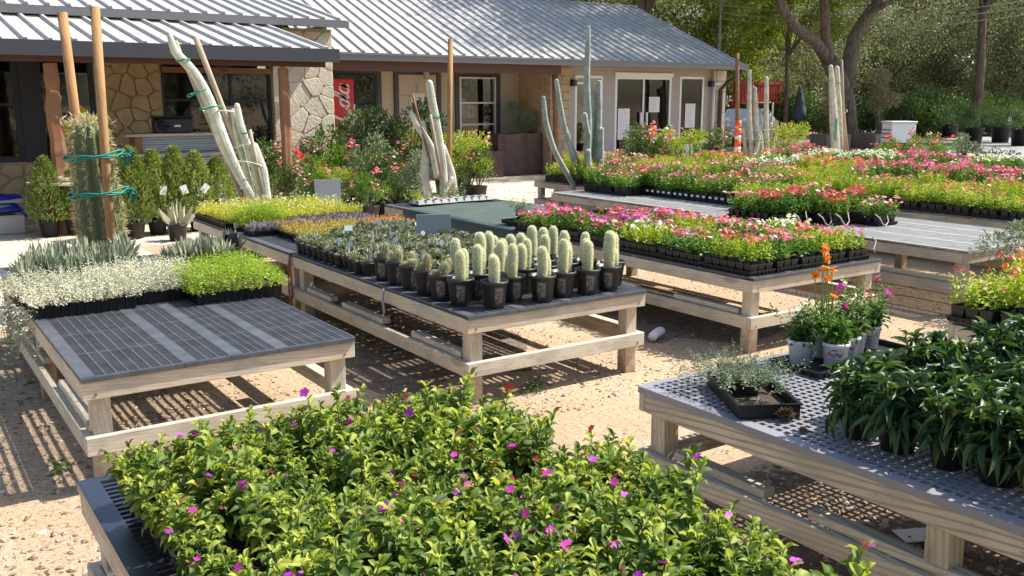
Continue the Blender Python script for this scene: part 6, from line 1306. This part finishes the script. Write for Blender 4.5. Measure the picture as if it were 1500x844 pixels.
# folded parasol, parked car, rock, table
p = at(1171, 150, Y=30); t = thing('folded_parasol', 'folded blue grey parasol hanging on its pole under the trees', 'parasol', (p.x, 30, 0)); part(MB().tube([(0, 0, .9), (0, 0, 1.4), (0, 0, 2.0), (0, 0, 2.4)], [.32, .28, .16, .05], 10, prof=1+.12*np.cos(np.arange(10)*PI)), 'canopy', M['greycloth'], t, True); part(MB().tube([(0, 0, 0), (0, 0, .89)], .04, 8), 'pole', M['gut'], t)
def car(x, y, rz, lb):
    t = thing('parked_car', lb, 'car', (x, y, 0), rz); pr = [(-2.1, .35), (-2.15, .75), (-1.95, .98), (-1.2, 1.05), (-.7, 1.45), (.6, 1.47), (1.35, 1.02), (2.0, .92), (2.15, .6), (2.1, .33)]; b = MB(); V = [(x_, -.85 if z_ < 1.1 else -.68, z_) for x_, z_ in pr]+[(x_, .85 if z_ < 1.1 else .68, z_) for x_, z_ in pr]; m_ = len(pr)
    b.polys(V, [tuple(range(m_)), tuple(range(2*m_-1, m_-1, -1))]+[(i+m_, (i+1) % m_+m_, (i+1) % m_, i) for i in range(m_)]); part(b, 'body', M['car'], t)
    part(MB().add([(-1.0, -.80, 1.1), (-.62, -.73, 1.4), (.52, -.73, 1.4), (1.05, -.80, 1.08)], [(0, 3, 2, 1)]), 'side_window', M['navy'], t)
    part(MB().add([(1.32, -.75, 1.06), (1.32, .75, 1.06), (.66, .64, 1.44), (.66, -.64, 1.44)], [(0, 1, 2, 3)]), 'windscreen', M['navy'], t)
    for wx in (-1.35, 1.35):
        for s_ in (-1, 1): w2 = part(MB().tube([(wx, s_*.72, .32), (wx, s_*.9, .32)], .32, 16), 'wheel', M['black'], t); part(MB().tube([(wx, s_*.901, .32), (wx, s_*.912, .32)], .18, 12), 'rim', M['alum'], w2)
p = at(1095, 185, Y=27); car(p.x, 27, .5, 'pale parked car glimpsed between the building corner and the cactus cluster')
p = at(1388, 155, Y=40); t = thing('boulder', 'pale boulder behind the hedge', 'rock', (p.x, 40, 0)); n = 10; part(MB().lathe([(1.2, 0), (1.35, .5), (1.1, 1.3), (.75, 1.9), (.3, 2.15), (.01, 2.2)], 11), 'rock', M['stone'], t, True)
# ============================================================ trees
def crown(seed, R, nc, nl, L, mname, rz=.8):
    r = np.random.default_rng(seed); f = MB(); dd = nrm(r.normal(size=(nc, 3))); C = dd*(r.uniform(.35, 1, (nc, 1))**.6)*np.array([R, R, R*rz]); cr = r.uniform(.5, 1.15, nc)*R*.23
    k = r.integers(0, nc, nl); e = nrm(r.normal(size=(nl, 3)))*r.uniform(.25, 1, (nl, 1)); P = C[k]+e*cr[k][:, None]*np.array([1.2, 1.2, .75]); f.inst(T_SM, P, e+r.normal(0, .6, (nl, 3))+[0, 0, -.2], r.uniform(.7, 1.3, nl)*L, L*.55, (r.random(nl)*.5+r.random(nc)[k]*.5))
    return f.mesh('crown', M[mname]), C
CR = [crown(1, 5.0, 90, 26000, .15, 'oak'), crown(2, 5.5, 100, 28000, .15, 'oak'), crown(3, 4.6, 80, 24000, .17, 'oak_light')]
def tree(x, y, H, v, label, s=1., tr=.2, group='trees beyond the shop', zc=None, sz=1.):
    t = thing('oak_tree', label, 'tree', (x, y, 0), rng.uniform(0, 6.28), group); me, C = CR[v]; zc = zc or H-3.5*s; b = MB(); b.tube([(0, 0, 0), (.1, .05, zc*.3), (-.1, .1, zc*.6), (0, 0, zc)], [tr*1.3, tr, tr*.8, tr*.5], 10)
    for c in C[::11]: b.tube([(0, 0, zc*.55), (c[0]*s*.4, c[1]*s*.4, zc*.8), (c[0]*s*.9, c[1]*s*.9, zc+c[2]*s*sz*.9)], [tr*.45, tr*.3, tr*.1], 6)
    part(b, 'trunk', M['bark'], t, True); o = link('crown', me, t, (0, 0, zc)); o.scale = (s, s, s*sz); return t
def treeat(px, Y, H, v, label, **k): p = at(px, 190, Y=Y); return tree(p.x, Y, H, v, label, **k)
treeat(1100, 40, 9, 0, 'dark oak behind the red fence', s=1.1, zc=5.0); treeat(1180, 42, 10, 1, 'dark oak left of the forked trunk', s=1.1, zc=5.6); treeat(1290, 40, 9, 0, 'dark oak right behind the bronze planter tree', s=1.1, zc=5.2)
treeat(1370, 38, 9, 1, 'grey green oak over the middle of the hedge', s=1.05, zc=5.0); treeat(1450, 34, 9, 0, 'dark oak over the right part of the hedge', s=1.1, zc=4.8, tr=.07); treeat(1530, 30, 9, 1, 'oak at the right edge behind the black pots', s=1.0, zc=4.7); treeat(1620, 26, 9, 0, 'oak beyond the right edge', s=1.0, zc=4.7)
treeat(1420, 48, 13, 1, 'tall oak behind the hedge oaks, right', s=1.5, zc=8); treeat(1330, 52, 14, 0, 'tall oak behind the hedge oaks, middle', s=1.6, zc=8); treeat(1230, 54, 14, 1, 'tall oak behind the forked tree', s=1.6, zc=8.5); treeat(1120, 52, 13, 0, 'tall oak behind the red fence oak', s=1.5, zc=8); treeat(1530, 44, 13, 1, 'tall oak at the far right corner', s=1.6, zc=7)
treeat(1030, 36, 9, 2, 'sunlit yellow green tree just beyond the roof end', s=.95, zc=5.2); treeat(990, 40, 10, 0, 'oak behind the right end of the roof ridge', s=1.1, zc=6); treeat(930, 38, 10, 1, 'oak behind the roof ridge', s=1.15, zc=6.2); treeat(860, 38, 11, 0, 'oak behind the middle of the roof', s=1.2, zc=6.5); treeat(780, 36, 11, 1, 'oak behind the left of the roof ridge', s=1.2, zc=6.8); treeat(700, 36, 11, 0, 'oak behind the higher left roof', s=1.2, zc=7)
treeat(1150, 30, 11, 2, 'sunlit tree with yellow green leaves left of the forked trunk', s=.8, zc=7.0, tr=.09)
tree(24.0, 26.5, 12, 0, 'oak standing behind the gable end of the long roof', s=.8, zc=8.8); tree(42, 24, 13, 1, 'oak shading the road', s=1.3, zc=10.5)
# forked big tree
Y0 = 23.0; pb_ = at(1240, 205, Y=Y0); t = thing('forked_oak', 'big forked oak trunk with three thick limbs rising behind the planters', 'tree', (pb_.x, Y0, 0)); rt = Vector((pb_.x, Y0, 0))
def q(px, py, dy=0): v = at(px, py, Y=Y0+dy)-rt; return (v.x, v.y, v.z)
part(MB().tube([(0, 0, 0), q(1238, 150), q(1228, 115), q(1214, 88)], [.50, .38, .33, .29], 16), 'trunk', M['bark'], t, True)
for i, (pts, rad) in enumerate((([q(1216, 92), q(1195, 62), q(1165, 40), q(1145, 10), q(1130, -40)], [.24, .21, .19, .17, .15]), ([q(1214, 92), q(1210, 55), q(1208, 15), q(1206, -40)], [.25, .19, .17, .15]), ([q(1238, 150), q(1242, 100), q(1252, 55), q(1270, 25), q(1290, 0), q(1320, -40)], [.27, .29, .27, .24, .22, .18]), ([q(1256, 45), q(1275, 18), q(1300, 5, -1)], [.2, .14, .1]))):
    part(MB().tube(pts, rad, 14), 'limb', M['bark'], t, True)
o = link('crown', CR[2][0], t, (q(1215, -60)[0], 0, 8.2)); o.scale = (1.0, 1.0, .75); o = link('crown', CR[2][0], t, (q(1120, 10)[0], -.5, 6.6)); o.scale = (.42, .42, .4); o = link('crown', CR[0][0], t, (q(1330, -40)[0], .5, 8.2)); o.scale = (.9, .9, .6); o = link('crown', CR[1][0], t, (24.3-rt.x, 19.3-rt.y, 11.5)); o.scale = (1.0, 1.0, .7); o = link('crown', CR[0][0], t, (24.8-rt.x, 20.5-rt.y, 11.2)); o.scale = (1.0, .9, .6); o = link('crown', CR[0][0], t, (19.5-rt.x, 24.6-rt.y, 10.6), 1.); o.scale = (1.1, .45, .4); part(MB().tube([q(1130, -40), (25.2-rt.x, -2.5, 9.5), (24.4-rt.x, -4, 12)], [.17, .14, .06], 8), 'limb', M['bark'], t, True)
# metal mast and overhead wires
p = at(1053, 80, Y=25); t = thing('metal_mast', 'thin grey metal mast behind the roof end', 'mast', (p.x, 25, 0)); part(MB().tube([(0, 0, 0), (0, 0, 9)], .05, 8), 'tube', M['gut'], t)
for i, (ya, yb) in enumerate(((22, 0), (30, 6), (36, 14))):
    a_, c_2 = at(1060, ya-14+i*3, Y=28), at(1540, yb-4+i*3, Y=18); n = 20; u = np.linspace(0, 1, n)[:, None]; C = np.array(a_)*(1-u)+np.array(c_2)*u; C[:, 2] -= .5*np.sin(u[:, 0]*PI); t = thing('overhead_wire', 'thin overhead wire crossing the trees, %s from the top' % ORD[i], 'wire', tuple(C[0])); part(MB().tube(C-C[0], .016, 5), 'cable', M['wire'], t)
# unseen trees added behind the viewer for the window glass to reflect
for i, (x, y) in enumerate(((-8, -22), (4, -26), (16, -24), (28, -16), (-18, -12))): tree(x, y, 9, i % 2, 'oak on the far side of the yard behind the viewer, %s of five' % ORD[i], s=1.2, zc=5.2, group='trees behind the viewer')
